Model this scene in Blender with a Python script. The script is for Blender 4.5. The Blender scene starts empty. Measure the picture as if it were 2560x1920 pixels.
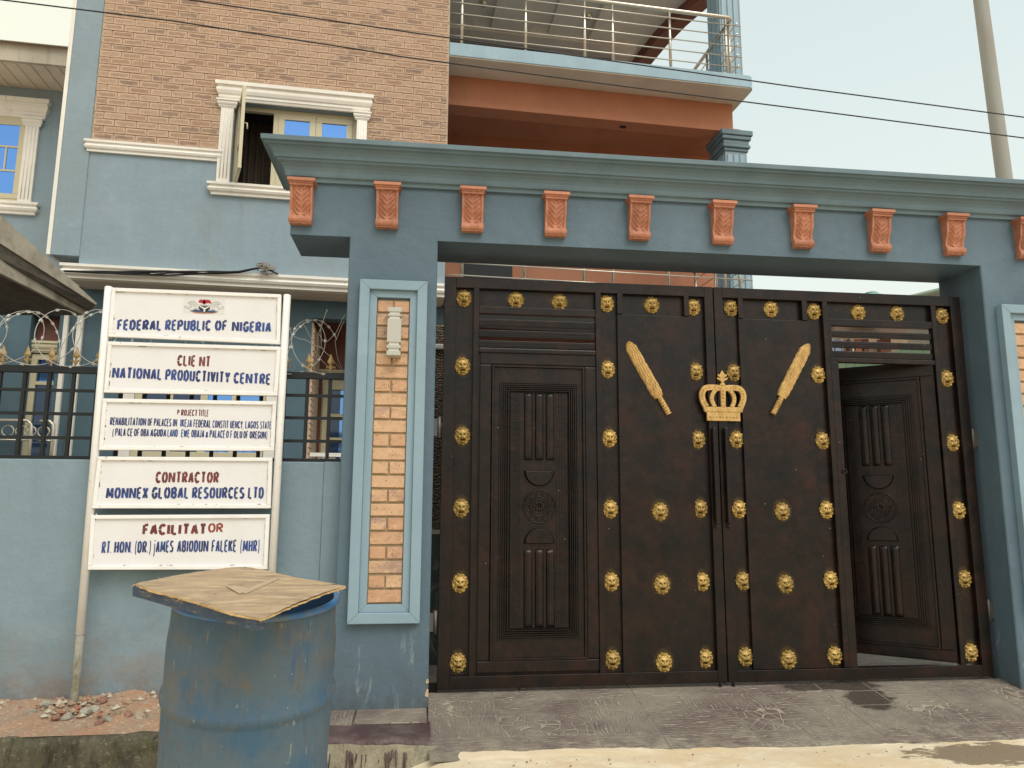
import bpy, math, random
import numpy as np
from mathutils import Vector, Matrix
random.seed(7)
S = bpy.context.scene
COL = S.collection
rad = math.radians

# ------------------------------------------------------------ camera
CAM = np.array([-0.1138, -5.107, 1.2331]); YAW, PITCH, ROLL, FPX = 0.1176, 0.1553, 0.0051, 1834.96
_f = np.array([math.sin(YAW)*math.cos(PITCH), math.cos(YAW)*math.cos(PITCH), math.sin(PITCH)])
_r0 = np.array([math.cos(YAW), -math.sin(YAW), 0.0]); _u0 = np.cross(_r0, _f)
_r = _r0*math.cos(ROLL)+_u0*math.sin(ROLL); _u = -_r0*math.sin(ROLL)+_u0*math.cos(ROLL)
cd = bpy.data.cameras.new('camera'); cam = bpy.data.objects.new('camera', cd); COL.objects.link(cam)
cd.sensor_width = 36; cd.lens = FPX/2560*36; cd.clip_start = 0.05; cd.clip_end = 3000
cam.matrix_world = Matrix(((_r[0], _u[0], -_f[0], CAM[0]), (_r[1], _u[1], -_f[1], CAM[1]), (_r[2], _u[2], -_f[2], CAM[2]), (0, 0, 0, 1)))
S.camera = cam

# ------------------------------------------------------------ sky and sun
SUN_EL, SUN_AZ = rad(52), rad(155)      # azimuth measured from +Y towards +X
W = bpy.data.worlds.new('World'); S.world = W; W.use_nodes = True
nt = W.node_tree; nt.nodes.clear()
out = nt.nodes.new('ShaderNodeOutputWorld'); bg = nt.nodes.new('ShaderNodeBackground'); bg2 = nt.nodes.new('ShaderNodeBackground')
sky = nt.nodes.new('ShaderNodeTexSky'); sky.sky_type = 'NISHITA'; sky.sun_disc = False
sky.sun_elevation = SUN_EL; sky.sun_rotation = SUN_AZ; sky.dust_density = 5; sky.air_density = 1.5
nt.links.new(sky.outputs[0], bg.inputs[0]); bg.inputs[1].default_value = 0.05
tc = nt.nodes.new('ShaderNodeTexCoord'); sx = nt.nodes.new('ShaderNodeSeparateXYZ'); nt.links.new(tc.outputs['Generated'], sx.inputs[0])
ramp = nt.nodes.new('ShaderNodeValToRGB'); nt.links.new(sx.outputs[2], ramp.inputs[0])
e = ramp.color_ramp.elements
e[0].position = 0.0; e[0].color = (0.72, 0.73, 0.62, 1)
e[1].position = 0.75; e[1].color = (0.60, 0.67, 0.63, 1)
m1 = e.new(0.22); m1.color = (0.76, 0.80, 0.70, 1)
m2 = e.new(0.48); m2.color = (0.655, 0.73, 0.675, 1)
# a creamier tint is mixed into the haze towards the left
dt = nt.nodes.new('ShaderNodeVectorMath'); dt.operation = 'DOT_PRODUCT'; nt.links.new(tc.outputs['Generated'], dt.inputs[0])
dt.inputs[1].default_value = (-.80, .45, .40)
mr = nt.nodes.new('ShaderNodeMapRange'); nt.links.new(dt.outputs['Value'], mr.inputs[0]); mr.inputs[1].default_value = 0.3; mr.inputs[2].default_value = 1.0
mx = nt.nodes.new('ShaderNodeMix'); mx.data_type = 'RGBA'; nt.links.new(mr.outputs[0], mx.inputs[0]); nt.links.new(ramp.outputs[0], mx.inputs[6]); mx.inputs[7].default_value = (0.95, 0.90, 0.66, 1)
nt.links.new(mx.outputs[2], bg2.inputs[0]); bg2.inputs[1].default_value = 1.0
ad = nt.nodes.new('ShaderNodeAddShader'); nt.links.new(bg.outputs[0], ad.inputs[0]); nt.links.new(bg2.outputs[0], ad.inputs[1])
nt.links.new(ad.outputs[0], out.inputs[0])
sd = bpy.data.lights.new('sun', 'SUN'); sd.energy = 1.5; sd.angle = rad(38); sd.color = (1, 0.975, 0.93)
so = bpy.data.objects.new('sun', sd); COL.objects.link(so)
_sv = Vector((math.sin(SUN_AZ)*math.cos(SUN_EL), math.cos(SUN_AZ)*math.cos(SUN_EL), math.sin(SUN_EL)))
so.rotation_euler = _sv.to_track_quat('Z', 'Y').to_euler(); so.location = (4, -9, 13)
vs = S.view_settings; vs.view_transform = 'Standard'; vs.look = 'None'; vs.gamma = 1; vs.exposure = 0.0; vs.use_curve_mapping = False
S.render.engine = 'CYCLES'

# ------------------------------------------------------------ survey helpers: a sight line met with a real plane
BY = 0.0568; BO = np.array([0, 3.8, 0]); cb, sb = math.cos(BY), math.sin(BY)
def ray(px, py): return _f+_r*(px-1280)/FPX-_u*(py-960)/FPX
def P(px, py, y):
    d = ray(px, py); q = CAM+d*(y-CAM[1])/d[1]; return float(q[0]), float(q[2])
def B(px, py, v):
    d = ray(px, py); q = CAM-BO; c = np.array([cb*q[0]+sb*q[1], -sb*q[0]+cb*q[1], q[2]])
    dl = np.array([cb*d[0]+sb*d[1], -sb*d[0]+cb*d[1], d[2]]); q = c+dl*(v-c[1])/dl[1]; return float(q[0]), float(q[2])
def z1(x, y, v): k = 900/2133; return B(x*k, y*k, v)
def zf(x, y, v): k = 900/2133; return B(x*k, 600+y*k, v)
def vv(x, y, v): return B(x*1.1573, y*1.1573, v)

# ------------------------------------------------------------ object helpers
ORG = {}
def tag(o, label=None, cat=None, group=None, kind=None):
    if label: o['label'] = label
    if cat: o['category'] = cat
    if group: o['group'] = group
    if kind: o['kind'] = kind
    return o
def thing(name, label, cat, loc=(0, 0, 0), rz=0, group=None):
    o = bpy.data.objects.new(name, None); COL.objects.link(o); o.empty_display_size = .1
    o.location = loc; o.rotation_euler = (0, 0, rz); ORG[o] = Vector((0, 0, 0)) if rz else Vector(loc)
    return tag(o, label, cat, group)
def link(name, me, parent=None, loc=(0, 0, 0), rot=(0, 0, 0), sc=(1, 1, 1)):
    o = bpy.data.objects.new(name, me); COL.objects.link(o)
    if parent is not None: o.parent = parent; ORG[o] = Vector((0, 0, 0))
    o.location = loc; o.rotation_euler = rot; o.scale = sc; return o

class MB:
    def __init__(s): s.v = []; s.f = []; s.sm = []
    def add(s, vs_, fs, sm=False):
        n = len(s.v); s.v += [tuple(float(a) for a in q) for q in vs_]; s.f += [tuple(n+i for i in f) for f in fs]; s.sm += [sm]*len(fs); return s
    def box(s, x0, x1, y0, y1, z0, z1_):
        return s.add([(x0, y0, z0), (x1, y0, z0), (x1, y1, z0), (x0, y1, z0), (x0, y0, z1_), (x1, y0, z1_), (x1, y1, z1_), (x0, y1, z1_)],
                     [(0, 3, 2, 1), (4, 5, 6, 7), (0, 1, 5, 4), (1, 2, 6, 5), (2, 3, 7, 6), (3, 0, 4, 7)])
    def prism(s, a, b):      # two matching loops joined
        n = len(a); return s.add(list(a)+list(b), [tuple(range(n-1, -1, -1)), tuple(range(n, 2*n))]+[(i, (i+1) % n, n+(i+1) % n, n+i) for i in range(n)])
    def beam(s, p, q, w, h, up=(0, 0, 1)):
        p, q = Vector(p), Vector(q); d = (q-p).normalized(); u = Vector(up); r = d.cross(u).normalized(); u = r.cross(d)
        L = lambda c: [c+r*w/2*i+u*h/2*j for i, j in ((-1, -1), (1, -1), (1, 1), (-1, 1))]
        return s.prism(L(q), L(p))
    def tube(s, pts, r, n=8, cap=True, rs=None):
        pts = [Vector(p) for p in pts]; m = len(pts); vs_ = []; ref = None
        for i, p in enumerate(pts):
            d = (pts[min(i+1, m-1)]-pts[max(i-1, 0)]).normalized()
            if ref is None: ref = d.orthogonal().normalized()
            ref = (ref-d*ref.dot(d)).normalized(); b = d.cross(ref); rr = rs[i] if rs else r
            for k in range(n): a = 2*math.pi*k/n; vs_.append(p+(ref*math.cos(a)+b*math.sin(a))*rr)
        fs = [(i*n+k, i*n+(k+1) % n, (i+1)*n+(k+1) % n, (i+1)*n+k) for i in range(m-1) for k in range(n)]
        s.add(vs_, fs, True)
        if cap: o = len(s.v)-m*n; s.f += [tuple(o+k for k in range(n-1, -1, -1)), tuple(o+(m-1)*n+k for k in range(n))]; s.sm += [False]*2
        return s
    def lathe(s, prof, n=48, c=(0, 0, 0)):
        vs_ = [(c[0]+r*math.cos(2*math.pi*k/n), c[1]+r*math.sin(2*math.pi*k/n), c[2]+z) for r, z in prof for k in range(n)]
        return s.add(vs_, [(i*n+k, i*n+(k+1) % n, (i+1)*n+(k+1) % n, (i+1)*n+k) for i in range(len(prof)-1) for k in range(n)], True)
    def grid(s, fn, nu, nv, sm=True):
        vs_ = [fn(i/nu, j/nv) for j in range(nv+1) for i in range(nu+1)]
        return s.add(vs_, [(j*(nu+1)+i, j*(nu+1)+i+1, (j+1)*(nu+1)+i+1, (j+1)*(nu+1)+i) for j in range(nv) for i in range(nu)], sm)
    def moulding(s, prof, path):   # prof: (out, z); path: list of (x, y, nx, ny) with outward mitre vector
        m = len(prof); vs_ = [(x+nx*o, y+ny*o, z) for (x, y, nx, ny) in path for o, z in prof]
        return s.add(vs_, [(i*m+k, i*m+k+1, (i+1)*m+k+1, (i+1)*m+k) for i in range(len(path)-1) for k in range(m-1)]+[tuple(range(m-1, -1, -1)), tuple((len(path)-1)*m+k for k in range(m))])
    def mesh(s, name, mat, org=Vector((0, 0, 0))):
        me = bpy.data.meshes.new(name); me.from_pydata([(a-org.x, b-org.y, c-org.z) for a, b, c in s.v], [], s.f)
        me.polygons.foreach_set('use_smooth', s.sm); me.materials.append(mat); me.update(); return me
    def build(s, name, mat, parent=None, bevel=0, seg=2, fix=False):
        org = ORG.get(parent, Vector((0, 0, 0))) if parent is not None else Vector((0, 0, 0))
        me = s.mesh(name, mat, org)
        if fix:
            import bmesh; bm = bmesh.new(); bm.from_mesh(me); bmesh.ops.recalc_face_normals(bm, faces=bm.faces); bm.to_mesh(me); bm.free()
        o = link(name, me, parent); ORG[o] = org
        if bevel:
            b = o.modifiers.new('b', 'BEVEL'); b.width = bevel; b.segments = seg; b.limit_method = 'ANGLE'; b.angle_limit = rad(40)
        return o
def bx(name, mat, parent, *d, bevel=0, kind=None):
    o = MB().box(*d).build(name, mat, parent, bevel)
    if kind: o['kind'] = kind
    return o

# ------------------------------------------------------------ materials
def N(t, ty, **k):
    n = t.nodes.new('ShaderNode'+ty)
    for a, b in k.items(): setattr(n, a, b)
    return n
def rgba(c): return (c[0], c[1], c[2], 1)
class Mat:
    def __init__(s, name, c, rough=.6, metal=0, spec=.4):
        s.m = bpy.data.materials.new(name); s.m.use_nodes = True; s.t = s.m.node_tree
        s.b = s.t.nodes['Principled BSDF']; s.b.inputs['Roughness'].default_value = rough; s.b.inputs['Metallic'].default_value = metal
        s.b.inputs['Specular IOR Level'].default_value = spec; s.b.inputs['Base Color'].default_value = rgba(c)
        s.col = None; s.c = c; s.h = None
    def L(s, a, b): s.t.links.new(a, b)
    def coord(s, sc=(1, 1, 1), world=False):
        mp = N(s.t, 'Mapping'); mp.inputs['Scale'].default_value = sc
        if world: s.L(N(s.t, 'NewGeometry').outputs['Position'], mp.inputs[0])
        else: s.L(N(s.t, 'TexCoord').outputs['Object'], mp.inputs[0])
        return mp.outputs[0]
    def noise(s, scale, detail=6, rough=.6, sc=(1, 1, 1), world=False, dist=0):
        n = N(s.t, 'TexNoise'); n.inputs['Scale'].default_value = scale; n.inputs['Detail'].default_value = detail; n.inputs['Roughness'].default_value = rough; n.inputs['Distortion'].default_value = dist
        s.L(s.coord(sc, world), n.inputs[0]); return n.outputs[0]
    def rng(s, x, a, b, lo=0, hi=1):
        r = N(s.t, 'MapRange'); r.inputs[1].default_value = a; r.inputs[2].default_value = b; r.inputs[3].default_value = lo; r.inputs[4].default_value = hi; s.L(x, r.inputs[0]); return r.outputs[0]
    def math(s, op, a, b):
        n = N(s.t, 'Math', operation=op)
        for i, x in enumerate((a, b)):
            if isinstance(x, (int, float)): n.inputs[i].default_value = x
            else: s.L(x, n.inputs[i])
        return n.outputs[0]
    def over(s, c, fac):   # lay colour c over what is there
        m = N(s.t, 'Mix', data_type='RGBA')
        if isinstance(fac, (int, float)): m.inputs[0].default_value = fac
        else: s.L(fac, m.inputs[0])
        if s.col is None: m.inputs[6].default_value = rgba(s.c)
        else: s.L(s.col, m.inputs[6])
        m.inputs[7].default_value = rgba(c); s.col = m.outputs[2]; return s
    def vary(s, fac, lo, hi):   # multiply value
        h = N(s.t, 'HueSaturation'); 
        if s.col is None: h.inputs['Color'].default_value = rgba(s.c)
        else: s.L(s.col, h.inputs['Color'])
        s.L(s.rng(fac, 0, 1, lo, hi), h.inputs['Value']); s.col = h.outputs[0]; return s
    def bump(s, h, strength=.3, dist=.01):
        b = N(s.t, 'Bump'); b.inputs['Strength'].default_value = strength; b.inputs['Distance'].default_value = dist; s.L(h, b.inputs['Height'])
        if s.h is not None: s.L(s.h, b.inputs['Normal'])
        s.h = b.outputs[0]; return s
    def rough(s, fac, lo, hi): s.L(s.rng(fac, 0, 1, lo, hi), s.b.inputs['Roughness']); return s
    def z(s):
        x = N(s.t, 'SeparateXYZ'); s.L(N(s.t, 'NewGeometry').outputs['Position'], x.inputs[0]); return x.outputs
    def rnd(s): return N(s.t, 'ObjectInfo').outputs['Random']
    def isl(s): return N(s.t, 'NewGeometry').outputs['Random Per Island']
    def done(s):
        if s.col is not None: s.L(s.col, s.b.inputs['Base Color'])
        if s.h is not None: s.L(s.h, s.b.inputs['Normal'])
        return s.m

def paint(name, c, c2=None, rough=.55, amt=.5, bump=.25, stain=None):
    m = Mat(name, c, rough); c2 = c2 or tuple(a*.8 for a in c)
    m.over(tuple(a*.93 for a in c2), m.math('MULTIPLY', m.rng(m.noise(1.6, 5, .6, (1, 1, .45), True, .6), .4, .65), min(1, amt*1.5)))
    m.over(tuple(a*1.10+.012 for a in c), m.math('MULTIPLY', m.rng(m.noise(1.1, 6, .65, (1, 1, .8), True, 1.2), .5, .66), .6))
    m.over((.16, .15, .13), m.math('MULTIPLY', m.math('MULTIPLY', m.rng(m.noise(2.2, 7, .75, (4.5, 4.5, .28), True), .56, .72), m.rng(m.noise(.8, 3, .5, (1, 1, 1), True), .42, .6)), .38))
    m.over(tuple(a*.86 for a in c), m.math('MULTIPLY', m.rng(m.noise(3.5, 8, .7, (3, 3, .5), True), .48, .72), .35))
    m.over(tuple(min(1, a*1.25+.02) for a in c), m.math('MULTIPLY', m.rng(m.noise(23, 5, .7, (1, 1, .6), True), .62, .72), .28))
    if stain:
        z = m.z()[2]
        f = m.math('MULTIPLY', m.rng(z, stain[1], stain[0], 0, 1), m.rng(m.noise(4, 8, .7, (1, 1, 1.4), True), .34, .6))
        m.over(stain[2], m.math('MULTIPLY', f, .75))
        f2 = m.math('MULTIPLY', m.rng(z, stain[1]*.45+stain[0]*.55, stain[0], 0, 1), m.rng(m.noise(14, 8, .8, (1, 1, .6), True), .42, .6)); m.over((.07, .05, .04), m.math('MULTIPLY', f2, .6))
    if stain and name.startswith('blue_gate'): m.over((.34, .40, .42), m.math('MULTIPLY', m.math('MULTIPLY', m.rng(m.z()[2], .55, .2), m.rng(m.noise(6, 7, .75, (1.6, 1.6, .6), True, .8), .56, .66)), .5))
    m.bump(m.noise(9, 8, .6, (1, 1, 1), True), bump*1.3, .02); m.bump(m.noise(160, 3, .6, (1, 1, 1), True), bump*.5, .002)
    m.rough(m.noise(6, 4, .6), rough-.12, rough+.15)
    return m.done()

BLUE_D = paint('blue_gate_paint', (.10, .155, .20), (.085, .135, .176), .5, .5, .3, (-.15, .35, (.10, .11, .12)))
BLUE_L = paint('pale_blue_trim_paint', (.255, .36, .43), (.22, .32, .385), .5, .4, .15)
BLUE_C = paint('cornice_paint', (.138, .205, .24), (.118, .178, .21), .55, .5, .2)
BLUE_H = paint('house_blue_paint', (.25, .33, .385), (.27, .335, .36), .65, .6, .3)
BLUE_W = paint('boundary_wall_paint', (.205, .28, .325), (.18, .255, .30), .6, .6, .35, (-.10, .50, (.25, .165, .11)))
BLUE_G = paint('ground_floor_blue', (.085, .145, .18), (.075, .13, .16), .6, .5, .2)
BLUE_S = paint('balcony_slab_paint', (.30, .43, .51), None, .5, .3, .1)
WHITE = paint('white_trim_paint', (.86, .82, .75), (.80, .76, .68), .5, .4, .12)
SOFF = paint('cream_soffit', (.72, .63, .52), (.67, .58, .47), .7, .4, .1)
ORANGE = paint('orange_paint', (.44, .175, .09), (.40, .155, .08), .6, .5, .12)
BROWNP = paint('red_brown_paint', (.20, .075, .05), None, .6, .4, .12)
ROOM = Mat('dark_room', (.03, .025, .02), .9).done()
CREAM = Mat('cream_aluminium', (.60, .54, .37), .35).vary(Mat.rnd, 1, 1) if False else Mat('cream_aluminium', (.60, .54, .37), .35).done()
def glass():
    m = Mat('blue_reflective_glass', (.15, .34, .78), .05, .8, .8); m.bump(m.noise(1.5, 2, .5), .05, .02); return m.done()
GLASS = glass()
GLASSD = Mat('dark_blue_glass', (.02, .05, .12), .05, .3, .8).done()
STEEL = Mat('stainless_steel', (.66, .60, .50), .28, .85).done()
BLACK = Mat('black_iron', (.018, .02, .022), .42, .3).done()
def gate_metal():
    m = Mat('brown_gate_metal', (.0095, .007, .0066), .34, .1, .34)
    n = m.noise(3.2, 9, .7, (1, 1, 1), True, .4)
    m.over((.033, .012, .008), m.math('MULTIPLY', m.rng(n, .46, .66), .85)); m.over((.034, .0125, .0085), m.math('MULTIPLY', m.rng(m.noise(14, 8, .8, (1, 1, 1), True), .5, .64), .7))
    m.over((.0035, .0035, .0035), m.math('MULTIPLY', m.rng(m.noise(6, 8, .75, (1, 1, 1), True), .46, .62), .8))
    m.over((.05, .042, .036), m.math('MULTIPLY', m.rng(m.noise(30, 6, .8, (1, 1, .3), True), .6, .75), .25))
    sp = N(m.t, 'TexVoronoi'); sp.inputs['Scale'].default_value = 16; m.L(m.coord((1, 1, 1), True), sp.inputs[0])
    m.over((.45, .40, .34), m.math('MULTIPLY', m.rng(sp.outputs['Distance'], .05, .035), m.rng(m.noise(3.1, 3), .56, .6)))
    m.bump(m.noise(4, 4, .6, (1, 1, 1), True), .25, .02); m.bump(m.noise(150, 3, .6), .12, .001)
    m.rough(m.noise(5, 6, .7, (1, 1, 1), True), .17, .48)
    return m.done()
GATE = gate_metal()
def gold():
    m = Mat('gold_paint', (.49, .325, .10), .42, .35)
    m.over((.30, .19, .05), m.rng(m.noise(40, 5), .42, .62)); m.over((.62, .45, .19), m.math('MULTIPLY', m.rng(m.noise(22, 4), .56, .68), .6)); m.vary(m.rnd(), .78, 1.1); m.bump(m.noise(200, 3), .15, .002); return m.done()
GOLD = gold()
GOLDM = Mat('gold_mace_paint', (.66, .38, .11), .5, .15).bump; 
def goldm():
    m = Mat('gold_mace_paint', (.60, .385, .14), .5, .12); m.over((.36, .21, .06), m.rng(m.noise(22, 7, .75, (1, 1, .35)), .46, .66)); m.over((.10, .06, .03), m.math('MULTIPLY', m.rng(m.noise(45, 6, .8), .64, .72), .7)); m.bump(m.noise(120, 4), .2, .002); return m.done()
GOLDM = goldm()
DGOLD = Mat('dull_gold_finial', (.33, .22, .09), .55, .2).done()
def overspray():
    m = Mat('gold_overspray', (.42, .26, .05), .6); g = N(m.t, 'TexGradient', gradient_type='SPHERICAL'); m.L(m.coord((1, 1, 1)), g.inputs[0])
    a = m.math('MULTIPLY', m.rng(g.outputs[0], .0, .6, 0, .36), m.rng(m.noise(2.2, 6, .7), .3, .7, .25, 1))
    m.L(a, m.b.inputs['Alpha']); m.m.blend_method = 'BLEND'; return m.done()
SPRAY = overspray()
def terracotta():
    m = Mat('terracotta', (.50, .215, .13), .65); m.over((.37, .135, .075), m.rng(m.noise(12, 6), .45, .7)); m.over((.62, .30, .18), m.math('MULTIPLY', m.rng(m.noise(50, 4), .55, .7), .6)); m.over((.30, .12, .08), m.math('MULTIPLY', m.rng(m.noise(6, 7, .7, (1, 1, .5), True), .5, .65), .5)); m.vary(m.rnd(), .84, 1.08); m.bump(m.noise(90, 5), .25, .002); return m.done()
TERRA = terracotta()
def brickm(name, a, b, c, isl=False, pits=True):
    m = Mat(name, a, .8); r = m.isl() if isl else m.rnd()
    m.over(b, m.rng(r, .45, .95)); 
    r2 = N(m.t, 'Math', operation='FRACT'); m.L(m.math('MULTIPLY', r, 13.7), r2.inputs[0])
    m.over(c, m.math('MULTIPLY', m.rng(r2.outputs[0], .80, .9), m.rng(m.noise(7, 4, .6, (1, 1, 3), True), .42, .6)))
    m.over(tuple(x*.62 for x in b), m.math('MULTIPLY', m.rng(m.noise(16, 6, .7, (1, 1, 2.2), True), .5, .66), .55))
    m.over(tuple(min(1, x*1.35+.03) for x in a), m.math('MULTIPLY', m.rng(m.noise(26, 5, .7, (1, 1, 1), True), .55, .7), .5))
    if not pits:
        sp = N(m.t, 'SeparateXYZ'); m.L(N(m.t, 'TexCoord').outputs['UV'], sp.inputs[0])
        ed = m.math('MINIMUM', m.math('MULTIPLY', m.math('PINGPONG', sp.outputs[0], .5), 2.8), m.math('PINGPONG', sp.outputs[1], .5))
        ed = m.math('ADD', ed, m.rng(m.noise(22, 5, .7, (1, 1, 1), True), .3, .7, -.12, .12))
        m.over(tuple(min(1, x*1.22+.03) for x in a), m.math('MULTIPLY', m.rng(ed, .24, .10), .75)); m.over(tuple(x*.72 for x in b), m.math('MULTIPLY', m.rng(ed, .22, .34), m.rng(r2.outputs[0], .2, .9, .15, .7)))
    if pits:
        v = N(m.t, 'TexVoronoi'); v.inputs['Scale'].default_value = 75; m.L(m.coord((1, 1, 1), True), v.inputs[0])
        pf = m.math('MULTIPLY', m.rng(v.outputs['Distance'], .30, .2), m.rng(m.noise(18, 3, .6, (1, 1, 1), True), .5, .6)); m.over((.05, .025, .015), m.math('MULTIPLY', pf, .8))
    m.bump(m.noise(110, 6, .7, (1, 1, 1), True), .5, .003); m.bump(m.noise(14, 5, .6, (1, 1, 1), True), .4, .006); return m.done()
BRICKP = brickm('pillar_brick', (.62, .395, .24), (.56, .32, .19), (.42, .28, .22))
BRICKH = brickm('house_brick', (.47, .325, .225), (.40, .25, .165), (.14, .12, .12), pits=False)
BRICKHS = brickm('house_brick_mass', (.47, .325, .225), (.40, .25, .165), (.14, .12, .12), isl=True, pits=False)
def mort(name, c):
    m = Mat(name, c, .9); m.over(tuple(x*.7 for x in c), m.rng(m.noise(20, 6, .7, (1, 1, 1), True), .4, .7)); m.bump(m.noise(80, 5, .7, (1, 1, 1), True), .5, .004); return m.done()
MORTAR = mort('mortar', (.52, .43, .31)); MORTARP = mort('pillar_mortar', (.40, .30, .18))

# ------------------------------------------------------------ ground, road, verge, kerb, driveway
def wetmask(m, cx, cy, rx, ry, edge=.25):
    p = m.z(); dx = m.math('DIVIDE', m.math('SUBTRACT', p[0], cx), rx); dy = m.math('DIVIDE', m.math('SUBTRACT', p[1], cy), ry)
    d = m.math('SQRT', m.math('ADD', m.math('MULTIPLY', dx, dx), m.math('MULTIPLY', dy, dy)), 0)
    d = m.math('ADD', d, m.rng(m.noise(3.2, 7, .65, (1, 2.4, 1), True), .25, .75, -.7, .7)); return m.rng(d, 1.0+edge*.2, 1.0-edge*.2)
def sand():
    m = Mat('pale_sandy_road', (.72, .60, .43), .9)
    m.over((.64, .485, .29), m.rng(m.noise(1.7, 9, .65, (1, 1.6, 1), True, .5), .45, .7))
    m.over((.84, .74, .56), m.math('MULTIPLY', m.rng(m.noise(5, 8, .7, (1, 1.8, 1), True), .5, .68), .8))
    m.over((.33, .25, .16), m.math('MULTIPLY', m.rng(m.noise(38, 7, .8, (1, 1, 1), True), .6, .72), .55))
    v = N(m.t, 'TexVoronoi'); v.inputs['Scale'].default_value = 11; m.L(m.coord((1, 1, 1), True), v.inputs[0])
    m.over((.16, .10, .07), m.math('MULTIPLY', m.rng(v.outputs['Distance'], .10, .07), m.rng(m.noise(2.3, 2, .5, (1, 1, 1), True), .5, .55)))
    w = wetmask(m, 3.35, -1.08, .75, .16); m.over((.20, .145, .095), m.math('MULTIPLY', w, .9))
    m.bump(m.noise(3, 6, .6, (1, 1, 1), True), .4, .03); m.bump(m.noise(60, 6, .7, (1, 1, 1), True), .5, .004); return m.done()
SAND = sand()
def soil():
    m = Mat('red_soil', (.36, .245, .165), .95); m.over((.42, .23, .135), m.rng(m.noise(2.5, 6, .6, (1, 1, 1), True), .4, .6))
    m.over((.33, .25, .18), m.rng(m.noise(9, 7, .7, (1, 1, 1), True), .5, .68)); m.over((.50, .42, .33), m.math('MULTIPLY', m.rng(m.noise(45, 5, .7, (1, 1, 1), True), .52, .62), .7)); m.over((.16, .11, .08), m.math('MULTIPLY', m.rng(m.noise(24, 7, .8, (1, 1, 1), True), .56, .66), .6))
    m.bump(m.noise(40, 8, .75, (1, 1, 1), True), .9, .012); return m.done()
SOIL = soil()
def mossy(name, c, d, g):
    m = Mat(name, c, .9); m.over(d, m.rng(m.noise(6, 9, .75, (1, 1, .6), True), .42, .62)); m.over(g, m.math('MULTIPLY', m.rng(m.noise(11, 8, .75, (1, 1, .5), True), .52, .66), .8))
    m.over((.34, .30, .23), m.math('MULTIPLY', m.rng(m.noise(28, 8, .85, (1, 1, 1), True), .55, .64), .75)); m.over(tuple(x*.3 for x in d), m.math('MULTIPLY', m.rng(m.noise(5, 7, .75, (2.5, 2.5, .5), True), .55, .66), .7))
    m.bump(m.noise(25, 8, .75, (1, 1, 1), True), .9, .02); return m.done()
KERBM = mossy('dirty_kerb_concrete', (.12, .105, .07), (.045, .04, .026), (.08, .085, .035))
RAWC = mossy('raw_concrete', (.42, .38, .28), (.28, .25, .19), (.17, .16, .11))

def road_z(x, y):
    t = min(1, max(0, (x+.42)/.5)); t = t*t*(3-2*t)
    near = min(1, max(0, (-y-.9)/1.0)); low = -.335+.11*near
    return low*(1-t)+(-.158-.012*max(0, min(3, -y-1)))*t
def gfn(u, w):
    x = -9+u*20; y = -9+w*8.65
    r = .012*math.sin(x*2.1+y*3.3)*math.sin(y*2.7-x*.9)+.004*math.sin(x*11+y*7)
    return (x, y, road_z(x, y)+(r if y < -1.1 else r*.25))
o = MB().grid(gfn, 160, 90).build('road', SAND); tag(o, 'pale sandy concrete road in front of the gate', None, None, 'structure')
o = MB().add([(-400, -400, -.42), (400, -400, -.42), (400, 600, -.42), (-400, 600, -.42)], [(0, 1, 2, 3)]).build('ground', SOIL); o['kind'] = 'structure'
# verge of soil and its old concrete kerb, left of the pillar
def vfn(u, w):
    x = -8+u*7.27; y = -.60+w*.56
    n = .012*math.sin(x*9+y*5)+.008*math.sin(x*23-y*17)
    return (x, y, -.055+n*min(1, w*4)+.055*w*w+.03*math.exp(-((x+1.9)/.35)**2)*w)
o = MB().grid(vfn, 260, 16).build('verge_soil', SOIL); o['kind'] = 'structure'
def kfn(u, w):
    x = -8+u*7.27; q = w*3.0
    n = .008*math.sin(x*7)+.006*math.sin(x*19+1)+.004*math.sin(x*41+w*9)
    if q < 1: return (x, -.58-.04*q+n, -.056+n*.3)
    if q < 1.3: t = (q-1)/.3; return (x, -.62-.03*t+n, -.056-.03*t)
    t = (q-1.3)/1.7; return (x, -.65+n+.008*math.sin(t*20+x*13), -.086-.36*t)
o = MB().grid(kfn, 220, 18).build('kerb', KERBM); o['kind'] = 'structure'

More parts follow.
